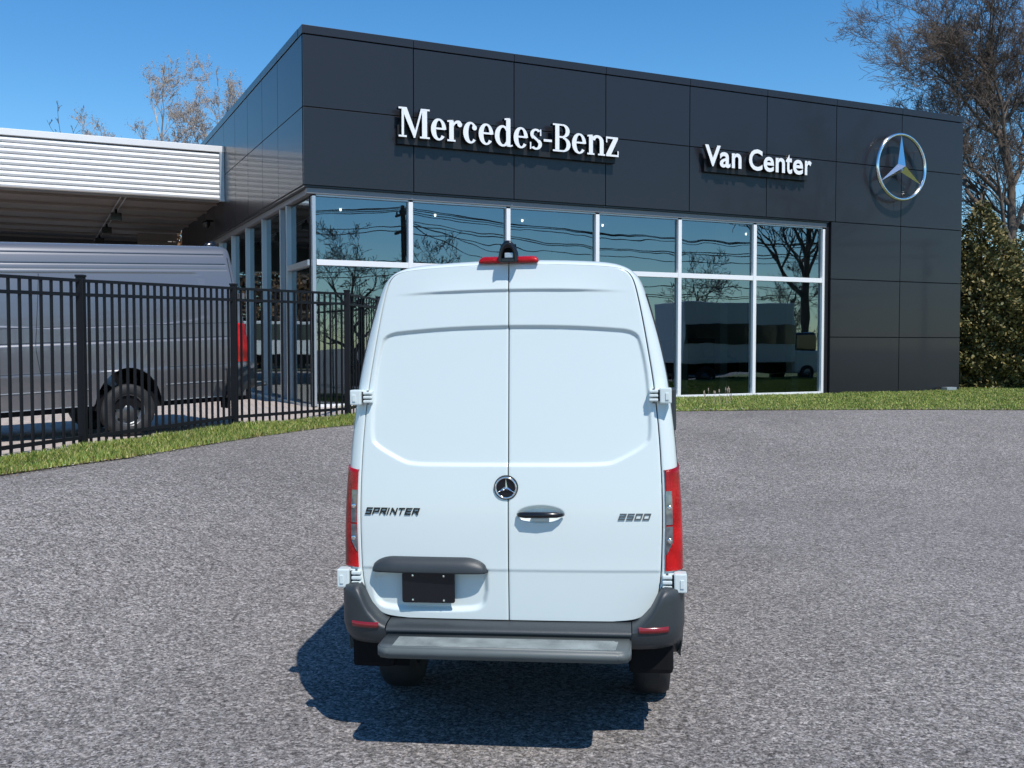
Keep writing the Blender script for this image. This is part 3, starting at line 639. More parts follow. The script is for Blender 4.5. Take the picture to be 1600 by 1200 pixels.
def wheel(parent, x, y, z, r, w, side, steel=True):
    t = empty('wheel', (x, y, z), 0, parent)
    h = w / 2
    mb = MB(); prof = [(r * .60, -h * .8), (r * .66, -h * .96), (r * .80, -h), (r * .93, -h * .93), (r * .99, -h * .70), (r, -h * .3), (r, h * .3), (r * .99, h * .70), (r * .93, h * .93), (r * .80, h), (r * .66, h * .96), (r * .60, h * .8)]
    mb.lathe(prof, 'x', (0, 0, 0), 40); mb.build('tyre', M['rubber'], t, sm=True)
    mb = MB(); s = side
    mb.lathe([(r * .615, s * h * .80), (r * .575, s * h * .75), (r * .55, s * h * .30), (r * .45, s * h * .12), (r * .40, s * h * .35), (r * .22, s * h * .42), (r * .17, s * h * .62), (0.0, s * h * .64)], 'x', (0, 0, 0), 32)
    mb.build('rim', M['rim'], t, sm=True)
    mb = MB()
    for k in range(8):
        a = 2 * PI * k / 8; cy, cz = r * .47 * math.cos(a), r * .47 * math.sin(a)
        mb.lathe([(0, s * h * .27), (r * .055, s * h * .27), (r * .055, s * h * .1)], 'x', (0, cy, cz), 8)
    mb.build('vent_holes', M['matt_black'], t)
    mb = MB(); mb.lathe([(r * .61, -s * h * .8), (0, -s * h * .7)], 'x', (0, 0, 0), 24); mb.lathe([(r * .58, -s * h * .1), (0, -s * h * .1)], 'x', (0, 0, 0), 24); mb.build('brake_drum', M['matt_black'], t)
    return t

def make_van(name, label, paint, ya, L, rich=True, loc=(0, 0, 0), rot=(0, 0, 0), scale=1.0, front_lift=0.0):
    van = empty(name, loc); van.rotation_euler = rot; van.scale = (scale,) * 3; tag(van, label, 'van')
    r_w = 0.375; yf = L - 1.0
    # ---- body shell: side grids
    ys = np.concatenate([[0.0], np.arange(0.03, ya - .52, .05), np.arange(ya - .52, ya + .52, .02), np.arange(ya + .52, yf - .50, .05), np.arange(yf - .5, yf + .5, .02), np.linspace(yf + .5, L, 12)]); ys = np.unique(np.round(ys, 4))
    ysh = ys
    hi = resample(SILs[SILs[:, 0] >= 1.1 - .12], 230); hi = hi[hi[:, 0] >= 1.0999] if False else hi
    zsplit = hi[0, 0]
    top_keys = [(0, 2.9), (L - 2.1, 2.9), (L - 1.95, 2.72), (L - 1.05, 1.50), (L - .25, 1.12), (L - .03, 0.95), (L, 0.80)]
    TOP = np.interp(ys, [k[0] for k in top_keys], [k[1] for k in top_keys])
    arch = []
    for yc in (ya, yf): arch.append((yc, .38, .47, .60))
    bot = np.full(len(ys), .47)
    for yc, zc, rx, rz in arch:
        t = np.clip(1 - ((ys - yc) / rx) ** 2, 0, None); bot = np.where(t > 0, np.maximum(bot, zc + rz * np.sqrt(t)), bot)
    def side_feat(Y, Z):
        o = np.zeros_like(Y); fade = smooth((Y - .12) / .25)
        if rich: 
            for zg in (2.59, 2.445, 2.37): o -= 0.007 * np.exp(-((Z - zg) / .010) ** 2) * smooth((Y - .22) / .12)
            P_ = chaikin([(.78, 2.32), (.70, 2.22), (.66, 1.9), (.64, 1.56), (L - 2.4, 1.56), (L - 2.4, 2.32)], 2)
            o -= 0.010 * smooth(poly_sd(Y, Z, P_) / 0.02 + .4)
        o += 0.016 * np.where(Z < 1.36, smooth((1.36 - Z) / .035) * smooth((Z - .75) / .5), 0) * fade
        o += 0.009 * smooth((.955 - Z) / .012) * smooth((Z - .70) / .01)
        o += 0.012 * smooth((.705 - Z) / .01) - 0.055 * smooth((.98 - Z) / .55) * fade
        for yc, zc, rx, rz in arch:
            e = np.sqrt(((Y - yc) / rx) ** 2 + ((Z - zc) / rz) ** 2) - 1; o += 0.028 * np.exp(-np.clip(e, 0, None) / .16) * (Z > .3)
        return o
    start = 0.135
    yy = np.concatenate([[0], ys[ys > 0.04]])
    for side in (-1, 1):
        # upper grid
        n = len(hi); Zr = np.repeat(hi[None, :, 0], len(ys), 0); Xr = np.repeat(hi[None, :, 1], len(ys), 0)
        Yr = np.repeat(ys[:, None], n, 1) * (L - 0.0) / L
        Yr = np.maximum(Yr, (lean(Zr) + .03 + .103) * (1 - np.clip(Yr / .4, 0, 1)) + Yr * 1.0)
        out = side_feat(Yr, Zr) * (Zr < 2.62)
        nose = 1 - 0.10 * smooth((Yr - (L - 1.2)) / 1.2)
        V = np.stack([side * (Xr * nose + out * (Xr > .5)), Yr, np.minimum(Zr, TOP[:, None])], -1).reshape(-1, 3)
        up = mesh_np('upper_side', V, grid_faces(len(ys), n, flip=side > 0), paint, van, sm=True)
        # lower grid
        nl = 26; tt = np.linspace(0, 1, nl)
        Zl = bot[:, None] + (np.maximum(zsplit - bot, 0.0))[:, None] * tt[None, :]
        Xl = np.interp(Zl, SILs[:, 0], SILs[:, 1]); Yl = np.repeat(ys[:, None], nl, 1); Yl = np.maximum(Yl, (.03 + .103) * (1 - np.clip(Yl / .4, 0, 1)) + Yl)
        nose = 1 - 0.10 * smooth((Yl - (L - 1.2)) / 1.2)
        V = np.stack([side * (Xl * nose + side_feat(Yl, Zl)), Yl, np.minimum(Zl, TOP[:, None] + .0)], -1).reshape(-1, 3)
        mesh_np('lower_side', V, grid_faces(len(ys), nl, flip=side > 0), paint, van, sm=True)
        if rich:
            def side_x(y, z): return float(np.interp(z, SILs[:, 0], SILs[:, 1]) + side_feat(np.array([[y]]), np.array([[z]]))[0, 0])
            def strip(name_, pts, r, mat_):
                mb = MB(); mb.tube([(side * (side_x(y, z) + (.0 if mat_ is M['gap'] else .004)), y, z) for y, z in pts], r, 5); mb.build(name_, mat_, van)
            yl = lambda a, b_: np.linspace(a, b_, 24)
            for z_, a, b_ in ((1.575, .22, L - 2.45), (1.372, .22, L - 1.6), (.962, ya + .56, yf - .56), (2.455, .30, L - 2.3), (2.60, .30, L - 2.3)): strip('seam', [(y, z_) for y in yl(a, b_)], .0045, M['gap'])
            strip('seam', [(y, .962) for y in yl(.42, ya - .56)], .0045, M['gap'])
            strip('seam', [(.20 + max(0, z - 1.5) * .05, z) for z in yl(.95, 2.55)], .0045, M['gap'])
            if L > 6: strip('seam', [(3.05 - .12 * abs(z - 1.3), z) for z in yl(.72, 2.3)], .0045, M['gap'])
            for z_ in (.712, .478):  # bright tubes paint in the highlight along the moulding top and sill edge
                strip('moulding_highlight', [(y, z_) for y in yl(ya + .53, yf - .53)], .007, M['grey_alu']); strip('moulding_highlight', [(y, z_) for y in yl(.45, ya - .53)], .007, M['grey_alu'])
        # wheel arches (dark liners)
        for yc, zc, rx, rz in arch:
            A = np.linspace(math.radians(9), math.radians(171), 40); ay = yc + (rx + .0) * np.cos(A); az = zc + rz * np.sin(A)
            V = [(side * .950, y, z) for y, z in zip(ay, az)] + [(side * .55, y, z) for y, z in zip(ay, az)]
            F = [(i, i + 1, i + 41, i + 40) for i in range(39)]
            mesh_np('arch_liner', V, F, M['matt_black'], van)
        # rear frame
        nD = 130; D = resample(DORs, nD); Sx = resample(SILs[SILs[:, 0] > .58], nD)
        # match by height on the sides, by arc on the roof
        D[:, 1] += 0.003
        rings = []
        for f in np.linspace(0, 1, 14):
            x, y, z = frame_pt(D[:, 1], D[:, 0], Sx[:, 1], Sx[:, 0], f, side); y = y + .06 * ((z < .735) & (np.abs(x) < .80)); rings.append(np.stack([x, y, z], -1))
        inner = rings[0] + np.array([0, 0.05, 0]); rings = [inner] + rings
        V = np.stack(rings).reshape(-1, 3)
        mesh_np('rear_frame', V, grid_faces(len(rings), nD, flip=side < 0), paint, van, sm=True)
    # nose, windscreen, floor
    mb = MB(); mb.box(-.86, .86, L - .06, L, .42, .84, .03); mb.build('front_bumper', M['plastic'], van)
    z0, z1 = 1.52, 2.62
    mesh_np('windscreen', [(-.80, L - 1.03, z0), (.80, L - 1.03, z0), (.70, L - 1.91, 2.70), (-.70, L - 1.91, 2.70)], [(0, 1, 2, 3)], M['car_glass'], van)
    for s in (-1, 1):
        me = [(s * .965, L - 2.6, 1.52), (s * .965, L - 1.45, 1.52), (s * .90, L - 1.85, 2.15), (s * .90, L - 2.6, 2.15)]
        mesh_np('side_window', [(s * (abs(p[0]) + .012), p[1], p[2]) for p in me], [(0, 1, 2, 3) if s > 0 else (3, 2, 1, 0)], M['car_glass'], van)
        mb = MB(); mb.box(s * 1.0 - .06 + s * .06, s * 1.0 + .06 + s * .06, L - 1.75, L - 1.6, 1.45, 1.85, .02); mb.build('mirror', M['plastic'], van)
    MB().box(-.88, .88, .25, L - .3, .40, .62).build('underbody', M['matt_black'], van)
    MB().box(-.86, .86, .045, .10, .66, 2.66).build('door_inner', M['gap'], van) if False else None
    zz = np.array([.64, 1.25, 2.0, 2.66]); xx = np.array([.84, .85, .80, .66])
    mesh_np('door_inner', [(s * x, lean(z) + .055, z) for z, x in zip(zz, xx) for s in (-1, 1)], [(0, 1, 3, 2), (2, 3, 5, 4), (4, 5, 7, 6)], M['gap'], van)
    # ---- rear doors
    dl = None
    for side in (-1, 1):
        V, F = door_mesh(side); d = mesh_np('rear_door', V, F, paint, van, sm=True)
        if side < 0: dl = d
        else: dr = d
    # tail lamps
    for side in (-1, 1):
        z = np.linspace(.985, 1.555, 24); f = np.linspace(.10, 1, 14)
        xd = np.interp(z, DORs[:, 0], DORs[:, 1]) + .003; xs_ = np.interp(z, SILs[:, 0], SILs[:, 1])
        cols = []
        for ff in f:
            zz2 = z.copy(); zz2[-1] = 1.545 + .02 * (ff if side > 0 else ff)
            x, y, zz3 = frame_pt(xd, zz2, xs_, zz2, ff, side); a = ff * PI / 2
            cols.append(np.stack([x + side * .010 * np.sin(a), y - .010 * np.cos(a), zz2], -1))
        for dy in (.03, .08, .14):
            c = cols[13].copy(); c[:, 1] += dy; c[:, 0] += side * .002; cols.append(c)
        rim_in = cols[0].copy(); rim_in[:, 1] += .03; cols = [rim_in] + cols
        V = np.stack(cols); topr = V[:, -1:, :].copy(); topr[..., 1] += .015; topr[..., 0] -= side * .012; V = np.concatenate([V, topr], 1)
        nr, nc = V.shape[:2]
        lamp = mesh_np('tail_lamp', V.reshape(-1, 3), grid_faces(nr, nc, flip=side < 0), M['red'], van, sm=True)
        # clear reversing section
        for z0_, z1_ in ((1.245, 1.432), (1.075, 1.235)):
            z = np.linspace(z0_, z1_, 10); cc = []
            fm = .32 if z0_ > 1.2 else .32
            for ff in np.linspace(.10, fm, 6):
                x, y, q = frame_pt(np.interp(z, DORs[:, 0], DORs[:, 1]) + .003, z, np.interp(z, SILs[:, 0], SILs[:, 1]), z, ff, side); a = ff * PI / 2
                zlow = z.copy()
                if z0_ < 1.2: zlow = np.maximum(z, z0_ + .09 * max(0, (ff - .12)) / .26)
                cc.append(np.stack([x + side * .013 * np.sin(a), y - .0135 * np.cos(a), zlow], -1))
            mb = MB(); yb_ = float(np.mean([c_[:, 1].mean() for c_ in cc])) ; xb_ = float(np.mean([c_[:, 0].mean() for c_ in cc]))
            mb.lathe([(.0, .0), (.010, -.003), (.015, .002)], 'y', (xb_, yb_ - .002, (z0_ + z1_) / 2), 14); mb.build('reflector_cup', M['chrome'], lamp, sm=True)
            V = np.stack(cc); mesh_np('reversing_lens', V.reshape(-1, 3), grid_faces(V.shape[0], V.shape[1], flip=side < 0), M['lamp_clear'], lamp, sm=True)
    # bumper
    bp = []
    prof = [(.03, .696), (-.03, .692), (-.085, .684), (-.112, .668), (-.118, .655), (-.108, .640), (-.098, .600), (-.085, .560), (-.05, .545), (.10, .545)]
    prof = chaikin(prof, 1); V = [(x, y, z) for x in (-.69, -.2, .2, .69) for y, z in prof]; n = len(prof)
    bo = mesh_np('rear_bumper', V, grid_faces(4, n), M['plastic'], van, sm=True)
    for side in (-1, 1):
        path = chaikin([(.695, -.118), (.79, -.113), (.87, -.092), (.935, -.045), (.972, .02), (.990, .10), (.996, .22), (.996, .42)], 2)
        tz = np.interp(path[:, 0], [.695, .72, .76, .80, .83, .85, .87], [.698, .706, .74, .785, .84, .885, .905]); k = np.argmax(path[:, 0] > .87); tz[k:] = .905
        inner = np.column_stack([np.minimum(path[:, 0], .872 + (path[:, 1] > .03) * .1), np.where(path[:, 1] < .03, .02, path[:, 1])])
        rows = []
        inx = path[:, 0] * 1.0; iny = np.maximum(path[:, 1] + .13, .03)
        rows.append(np.column_stack([np.minimum(inx, .955), iny, tz]))
        rows.append(np.column_stack([inx * .4 + .6 * path[:, 0], iny * .5 + path[:, 1] * .5, tz - .004]))
        rows.append(np.column_stack([path[:, 0], path[:, 1] * .9 + .1 * iny, tz - .014]))
        for fz in (0.06, .2, .5, .8, 1.0):
            rows.append(np.column_stack([path[:, 0], path[:, 1], (tz - .03) * (1 - fz) + .668 * fz]))
        rows.append(np.column_stack([path[:, 0] - .004, path[:, 1] + .004, np.full(len(path), .650)]))
        rows.append(np.column_stack([path[:, 0] - .012, path[:, 1] + .012, np.full(len(path), .61)]))
        rows.append(np.column_stack([path[:, 0] - .03, path[:, 1] + .035, np.full(len(path), .572)]))
        rows.append(np.column_stack([path[:, 0] - .09, path[:, 1] + .12, np.full(len(path), .56)]))
        V = np.stack(rows); V[-3:, :, 2] -= .11 * smooth((V[-3:, :, 1] - .06) / .2); V[..., 0] *= side
        mesh_np('bumper_corner', V.reshape(-1, 3), grid_faces(V.shape[0], V.shape[1], flip=side > 0), M['plastic'], van, sm=True)
        m = (path[:, 0] > .715) & (path[:, 0] < .905) & (path[:, 1] < .0); q = path[m]
        V = [(side * x, y - .006 + dy, z) for (x, y) in q for z, dy in ((.668, .012), (.671, 0), (.700, 0), (.703, .012))]
        mesh_np('reflector', V, grid_faces(len(q), 4, flip=side < 0), M['dark_red'], van)
        mb = MB(); mb.box(side * .80 - .125, side * .80 + .125, .02, .42, .40, .60, .03); mb.build('valance', M['matt_black'], van)
        mb = MB(); mb.box(side * .80 - .125, side * .80 + .125, .40, .42, .29, .56, .004); mb.build('mud_flap', M['matt_black'], van)
    # step
    mb = MB(); st = [(-.69, -.095), (.69, -.095), (.69, -.30), (.675, -.345), (.62, -.365), (-.62, -.365), (-.675, -.345), (-.69, -.30)]
    bm = bmesh.new(); vs = [bm.verts.new((x, y, .575)) for x, y in st]; f = bm.faces.new(vs); r = bmesh.ops.extrude_face_region(bm, geom=[f])
    for v_ in [g for g in r['geom'] if isinstance(g, bmesh.types.BMVert)]: v_.co.z = .638
    bmesh.ops.recalc_face_normals(bm, faces=bm.faces); bmesh.ops.bevel(bm, geom=[e for e in bm.edges], offset=.010, segments=3, affect='EDGES')
    me = bpy.data.meshes.new('step'); bm.to_mesh(me); bm.free(); stp = link_mesh('step', me, M['step'], van)
    for p in me.polygons: p.use_smooth = True
    mb = MB()
    for k in range(12):
        x = -.60 + k * .045 if k < 6 else .36 + (k - 6) * .045
        mb.prism([(x, 0), (x + .022, 0), (x + .034, 1), (x + .012, 1)], 0, 1)
    V = [(x, -.33 + z * .15, .6385 + (0 if y else .003)) for x, y, z in mb.v]
    for q in range(12):
        mesh_np('tread_mark', V[q * 8:(q + 1) * 8], [tuple(i - q * 8 for i in f) for f in mb.f if q * 8 <= f[0] < (q + 1) * 8], M['tread'], stp)
    MB().box(-.60, .60, -.335, -.165, .6385, .6405, .0).build('tread_plate', M['tread'], stp)
    for x in (-.45, .45): MB().box(x - .04, x + .04, -.15, .3, .52, .575, .005).build('step_bracket', M['matt_black'], stp)
    # licence area
    G = []; nx = 48; xs2 = np.linspace(-.798, -.118, nx)
    tt = (xs2 + .798) / .68; qq = np.clip(np.minimum(tt, 1 - tt) / .20, 0, 1); qq = np.sqrt(1 - (1 - qq) ** 2); ztop = .978 + .080 * qq; dep = .062 * np.sqrt(qq)
    rows = [np.column_stack([xs2, base_y(xs2, .98) + .012, ztop]), np.column_stack([xs2, base_y(xs2, .98) - .35 * dep, ztop - .10 * (ztop - .975)]), np.column_stack([xs2, base_y(xs2, .98) - .85 * dep, ztop - .45 * (ztop - .975)]), np.column_stack([xs2, base_y(xs2, .98) - dep, np.full(nx, .978)]), np.column_stack([xs2, base_y(xs2, .98) - dep * .96, np.full(nx, .970)]), np.column_stack([xs2, base_y(xs2, .98) + .015, np.full(nx, .974)])]
    V = np.stack(rows); mesh_np('plate_light_trim', V.reshape(-1, 3), grid_faces(len(rows), nx), M['plastic'], dl, sm=True)
    rr = [(cx + .013 * math.cos(math.radians(a0 + k * 22.5)), cz + .013 * math.sin(math.radians(a0 + k * 22.5))) for cx, cz, a0 in ((-.32, .955, 0), (-.60, .955, 90), (-.60, .808, 180), (-.32, .808, 270)) for k in range(5)]
    MB().prism(rr, -.020, -.014).build('plate_holder', M['black'], dl)
    MB().box(-.58, -.34, -.0145, .02, .83, .94).build('plate_mount', M['black'], dl)
    for x, z in ((-.55, .952), (-.37, .950), (-.55, .812), (-.37, .810)):
        mb = MB(); mb.lathe([(0, -.028), (.006, -.027), (.0075, -.020)], 'y', (x, 0, z), 10); mb.build('bolt', M['chrome'], dl)
    # handle
    mb = MB(); mb.tube([(.058, .006, 1.303), (.068, -.010, 1.303), (.10, -.024, 1.304), (.20, -.028, 1.305), (.28, -.022, 1.305), (.305, -.008, 1.304), (.315, .006, 1.303)], [.010, .015, .018, .018, .016, .012, .008], 12); mb.build('handle', M['black'], dr, sm=True)
    mb = MB(); mb.box(.13, .235, .004, .03, 1.262, 1.290, .006); mb.build('handle_latch', paint, dr)
    # emblem
    em = empty('emblem', (-.012, .018, 1.452), 0, van)
    star_emblem(em, (0, 0, 0), .058, .0055, .009, M['chrome'], M['black'])
    mb = MB(); mb.lathe([(.068, .0), (.070, .012), (.070, .03)], 'y', (0, 0, 0), 32); mb.lathe([(.056, -.001), (.068, .0)], 'y', (0, 0, 0), 32); mb.build('bezel', M['gap'], em, sm=True)
    badge('SPRINTER', -.842, -.505, 1.292, .040, dl, M['black'], w=.0085, y=-.005)
    badge('2500', .618, .812, 1.272, .036, dr, M['rim'], w=.0075, y=-.005)
    # hinges
    for side in (-1, 1):
        for xc, zc, yb, w_, h_ in ((.862, 1.968, .115, .125, .088), (.932, .925, .045, .135, .108)):
            hg = empty('hinge', (side * xc, yb, zc), 0, van); hh = h_ / 2; ww = w_ / 2; s = side
            def bxs(x0, x1, y0, y1, z0, z1, b): x0, x1 = sorted((s * x0, s * x1)); return MB().box(x0, x1, y0, y1, z0, z1, b)
            bxs(ww * -.05, ww, -.055, .03, -hh, hh, .008).build('hinge_block', paint, hg)
            bxs(-ww, ww * .1, -.012, .03, -hh * .85, hh * .85, .006).build('hinge_leaf', paint, hg)
            for k in (-1, 0, 1):
                z_ = k * hh * .55; mb = MB(); mb.box(min(-s * ww, -s * ww * .2), max(-s * ww, -s * ww * .2), -.042, -.010, z_ - hh * .19, z_ + hh * .19, .006); mb.build('knuckle', paint, hg)
            bxs(-ww * .22, -ww * .02, -.030, -.011, -hh * .7, hh * .7, 0).build('hinge_slot', M['gap'], hg)
            bxs(ww * .45, ww * .75, -.060, -.052, -hh * .55, hh * .35, .002).build('hinge_stop', paint, hg)
            mb = MB(); mb.tube([(-s * ww * .6, -.026, -hh * 1.0), (-s * ww * .6, -.026, hh * .9)], .007, 8); mb.build('hinge_pin', M['rim'], hg)
    # high brake light and camera
    xs3 = np.linspace(-.172, .172, 40); e = np.clip((.172 - np.abs(xs3)) / .025, 0, 1) ** .5; y0 = .165
    rows = [np.column_stack([xs3, y0 + .03 + 0 * xs3, 2.737 + 0 * xs3]), np.column_stack([xs3, y0 + .0 + 0 * xs3, 2.738 + .0 * e]), np.column_stack([xs3, y0 - .006 * e, 2.745 + .004 * e]), np.column_stack([xs3, y0 + .004 + 0 * xs3, 2.752 + .016 * e]), np.column_stack([xs3, y0 + .03 + 0 * xs3, 2.757 + .020 * e]), np.column_stack([xs3, y0 + .12 + 0 * xs3, 2.755 + .012 * e])]
    V = np.stack(rows); mesh_np('high_brake_light', V.reshape(-1, 3), grid_faces(len(rows), 40, flip=True), M['red'], van, sm=True)
    pod = empty('roof_camera', (0.003, .13, 2.742), 0, van)
    A = np.linspace(0, PI, 25); ow, oh = .056, .120
    def archpts(w_, h_): return [(w_ * (1.0 if abs(math.cos(a)) > .999 else 1) * math.copysign(abs(math.cos(a)) ** .8, math.cos(a)) * (1 - .25 * math.sin(a) ** 2), h_ * math.sin(a) ** .75) for a in A]
    outp = archpts(ow, oh); inp = archpts(ow * .66, oh * .66)
    rows = [[(x * .985, .0, z * .985) for x, z in inp], [(x, -.012, z) for x, z in inp], [(x * .9, -.02, z * .93) for x, z in outp], [(x, -.005, z) for x, z in outp], [(x * 1.02, .05, z) for x, z in outp], [(x * .9, .11, z * .85) for x, z in outp], [(x * .5, .17, z * .45) for x, z in outp], [(x * .1, .20, 0.0) for x, z in outp]]
    V = np.array(rows); mesh_np('camera_shell', V.reshape(-1, 3), grid_faces(len(rows), len(A)), M['black'], pod, sm=True)
    mesh_np('camera_back', [(-.045, .02, 0), (.045, .02, 0), (.045, .02, .10), (-.045, .02, .10)], [(0, 1, 2, 3)], M['matt_black'], pod)
    mb = MB(); mb.box(-.020, .030, -.002, .018, .020, .050, .004); mb.build('camera_lens_block', M['grey_alu'], pod)
    MB().box(-.05, .05, -.01, .06, -.004, .018, .004).build('camera_foot', M['black'], pod)
    # wheels
    for side in (-1, 1):
        wheel(van, side * .815, ya, r_w, r_w, .235, side); wheel(van, side * .815, yf, r_w + front_lift, r_w, .235, side)
    mb = MB(); mb.tube([(-.75, ya, r_w), (.75, ya, r_w)], .06, 10); mb.lathe([(.0, -.16), (.13, -.12), (.16, 0), (.13, .12), (0, .16)], 'y', (0, ya, r_w), 16); mb.build('axle', M['matt_black'], van)
    return van

psi = math.radians(6.7)
vz = float(terrain([(0.1, 6.6)])[0])
white_van = make_van('panel_van', 'white high roof cargo van seen from behind, standing on the asphalt in the foreground', M['white_paint'], .93, 5.6, True, (-0.008, 5.64, vz), (0, -0.012, -psi))
fdir = Vector((-.785, -.6195, 0)); rdir = Vector((-.6195, .785, 0)); ws_ = Vector((-5.98 * 1.06 + .09, 15.51 * 1.06, Z0 - .074)); gs = 1.10 * 1.06
gorg = ws_ + rdir * (1.0 * gs) - fdir * (1.86 * gs); gorg.z = Z0 - .074 + .04 * 1.86 * gs
grey_van = make_van('panel_van', 'grey metallic high roof cargo van parked behind the black fence', M['grey_paint'], 1.86, 6.6, True, gorg, (-0.04, 0, math.atan2(.785, -.6195)), gs, .16)

# ------------------------------------------------------------------ black metal fence
fen = empty('picket_fence', (-5.81, 13.53, Z0)); tag(fen, 'black metal picket fence with flat rails between the grass strip and the paved lot', 'fence')
def fp(p): return Vector((p[0], p[1], float(upper_z([p[:2]])[0]))) - fen.location
FPTS = [((-7.10, 9.7), 2.31, 22), ((-5.81, 13.53), 2.34, 22), ((-4.56, 16.45), 2.335, 17), ((-3.14, 19.10), 2.405, 11), ((-3.08, 23.10), 2.56, 0)]
for p, h, n in FPTS:
    c = fp((p[0], p[1], Z0)); w = .050
    mb = MB(); c0 = c.z; mb.box(c.x - w, c.x + w, c.y - w, c.y + w, c0, c0 + h - .03, .006); po = mb.build('post', M['fence'], fen)
    mb = MB(); mb.box(c.x - w - .008, c.x + w + .008, c.y - w - .008, c.y + w + .008, c0 + h - .03, c0 + h, .006); mb.build('post_cap', M['fence'], po)
    mb = MB(); mb.box(c.x - .08, c.x + .08, c.y - .08, c.y + .08, c0, c0 + .015); mb.build('base_plate', M['fence'], po)
mid_h = 2.58
for (p, h, n), (q, h2, _) in zip(FPTS[:-1], FPTS[1:]):
    a = fp((*p, Z0)); b_ = fp((*q, Z0)); dz_ = b_.z - a.z; za = a.z; a.z = 0; b_.z = 0; d = (b_ - a); L_ = d.length; d.normalize(); nn = Vector((-d.y, d.x, 0))
    def bar(s0, s1, z0a, z0b, hw, zh, mat=M['fence'], name='rail', off=0.0):
        A_ = a + d * s0 + Vector((0, 0, za)); B_ = a + d * s1 + Vector((0, 0, za + dz_))
        V = [A_ + nn * hw + Vector((0, 0, z0a)), A_ - nn * hw + Vector((0, 0, z0a)), A_ - nn * hw + Vector((0, 0, z0a + zh)), A_ + nn * hw + Vector((0, 0, z0a + zh)), B_ + nn * hw + Vector((0, 0, z0b)), B_ - nn * hw + Vector((0, 0, z0b)), B_ - nn * hw + Vector((0, 0, z0b + zh)), B_ + nn * hw + Vector((0, 0, z0b + zh))]
        return mesh_np(name, V, [(0, 1, 2, 3), (7, 6, 5, 4), (0, 4, 5, 1), (1, 5, 6, 2), (2, 6, 7, 3), (3, 7, 4, 0)], mat, fen)
    bar(.05, L_ - .05, h - .10, h2 - .10, .022, .042); bar(.05, L_ - .05, h - .29, h2 - .29, .022, .045); bar(.05, L_ - .05, .12, .12, .022, .05)
    for k in range(1, n + 1):
        s = L_ * k / (n + 1); hh = h + (h2 - h) * s / L_
        A_ = a + d * s; w = .0148
        w = w if n > 11 else .011; mb = MB(); mb.box(-w, w, -w, w, .02, hh - .062); o = mb.build('picket', M['fence'], fen); o.location = (A_.x, A_.y, za + dz_ * s / L_); o.rotation_euler = (0, 0, math.atan2(d.y, d.x))

# ------------------------------------------------------------------ cars and trucks (showroom, and the ones mirrored in the glass)
def make_car(name, label, paint, loc, rz, L=4.7, W=1.85, Hh=1.65, cat='car', group=None):
    t = empty(name, loc, rz); tag(t, label, cat, group)
    prof = [(0, .35), (0, .75), (.10, .95), (.9, 1.02), (1.9, Hh), (2.6, Hh + .02), (4.05, Hh - .08), (4.5, 1.05), (4.68, .95), (4.7, .40), (4.6, .30), (.1, .30)]
    low = [(x * L / 4.7, min(z, 1.02)) for x, z in prof]
    bm = bmesh.new(); secs = []
    low2 = [(0, .32), (0, .72), (.12, .92), (.95, 1.0), (2.5, 1.03), (4.4, 1.05), (4.68, .95), (4.7, .42), (4.55, .28), (.15, .28)]
    for y, k in ((-W / 2, .94), (-W / 2 * .9, 1.0), (W / 2 * .9, 1.0), (W / 2, .94)):
        secs.append([bm.verts.new(((x - L / 2) * k * L / 4.7 if False else ((x / 4.7 - .5) * L) * (k if abs(y) > W * .46 else 1), y, z)) for x, z in low2])
    n = len(low2)
    for s0, s1 in zip(secs[:-1], secs[1:]):
        for i in range(n): bm.faces.new((s0[i], s0[(i + 1) % n], s1[(i + 1) % n], s1[i]))
    bm.faces.new(secs[0][::-1]); bm.faces.new(secs[-1]); bmesh.ops.recalc_face_normals(bm, faces=bm.faces)
    bmesh.ops.bevel(bm, geom=list(bm.edges), offset=.05, segments=2, affect='EDGES')
    me = bpy.data.meshes.new('body'); bm.to_mesh(me); bm.free(); me.polygons.foreach_set('use_smooth', np.ones(len(me.polygons), bool)); link_mesh('body', me, paint, t)
    def slab(z0, z1, x0, x1, X0, X1, w0, w1, name_, mat):
        V = [(x0, -w0, z0), (x1, -w0, z0), (x1, w0, z0), (x0, w0, z0), (X0, -w1, z1), (X1, -w1, z1), (X1, w1, z1), (X0, w1, z1)]
        mesh_np(name_, V, [(0, 3, 2, 1), (4, 5, 6, 7), (0, 1, 5, 4), (1, 2, 6, 5), (2, 3, 7, 6), (3, 0, 4, 7)], mat, t)
    h = L / 2
    slab(1.0, Hh - .05, -h + .95, h - .35, -h + 1.8, h - .75, W * .46, W * .38, 'greenhouse', M['car_glass'])
    slab(Hh - .05, Hh + .01, -h + 1.8, h - .75, -h + 1.95, h - .95, W * .38, W * .36, 'roof', paint)
    for xx_ in (-h + 2.3, h - 1.6):
        slab(1.02, Hh - .05, xx_ - .05, xx_ + .05, xx_ - .03, xx_ + .05, W * .468, W * .388, 'pillar', paint)
    for x in (-h + .85, h - .85):
        for s in (-1, 1):
            w = wheel(t, s * (W / 2 - .12) * 0 + x, s * (W / 2 - .12), .34, .34, .22, s); w.rotation_euler = (0, 0, PI / 2 if s > 0 else PI / 2)
            if s < 0: pass
    for s in (-1, 1):
        MB().box(-h - .01, -h + .10, s * .62 - .16, s * .62 + .16, .68, .80, .02).build('headlight', M['lamp_clear'], t)
        MB().box(h - .08, h + .01, s * .66 - .14, s * .66 + .14, .78, .93, .02).build('tail_lamp', M['red'], t)
    return t
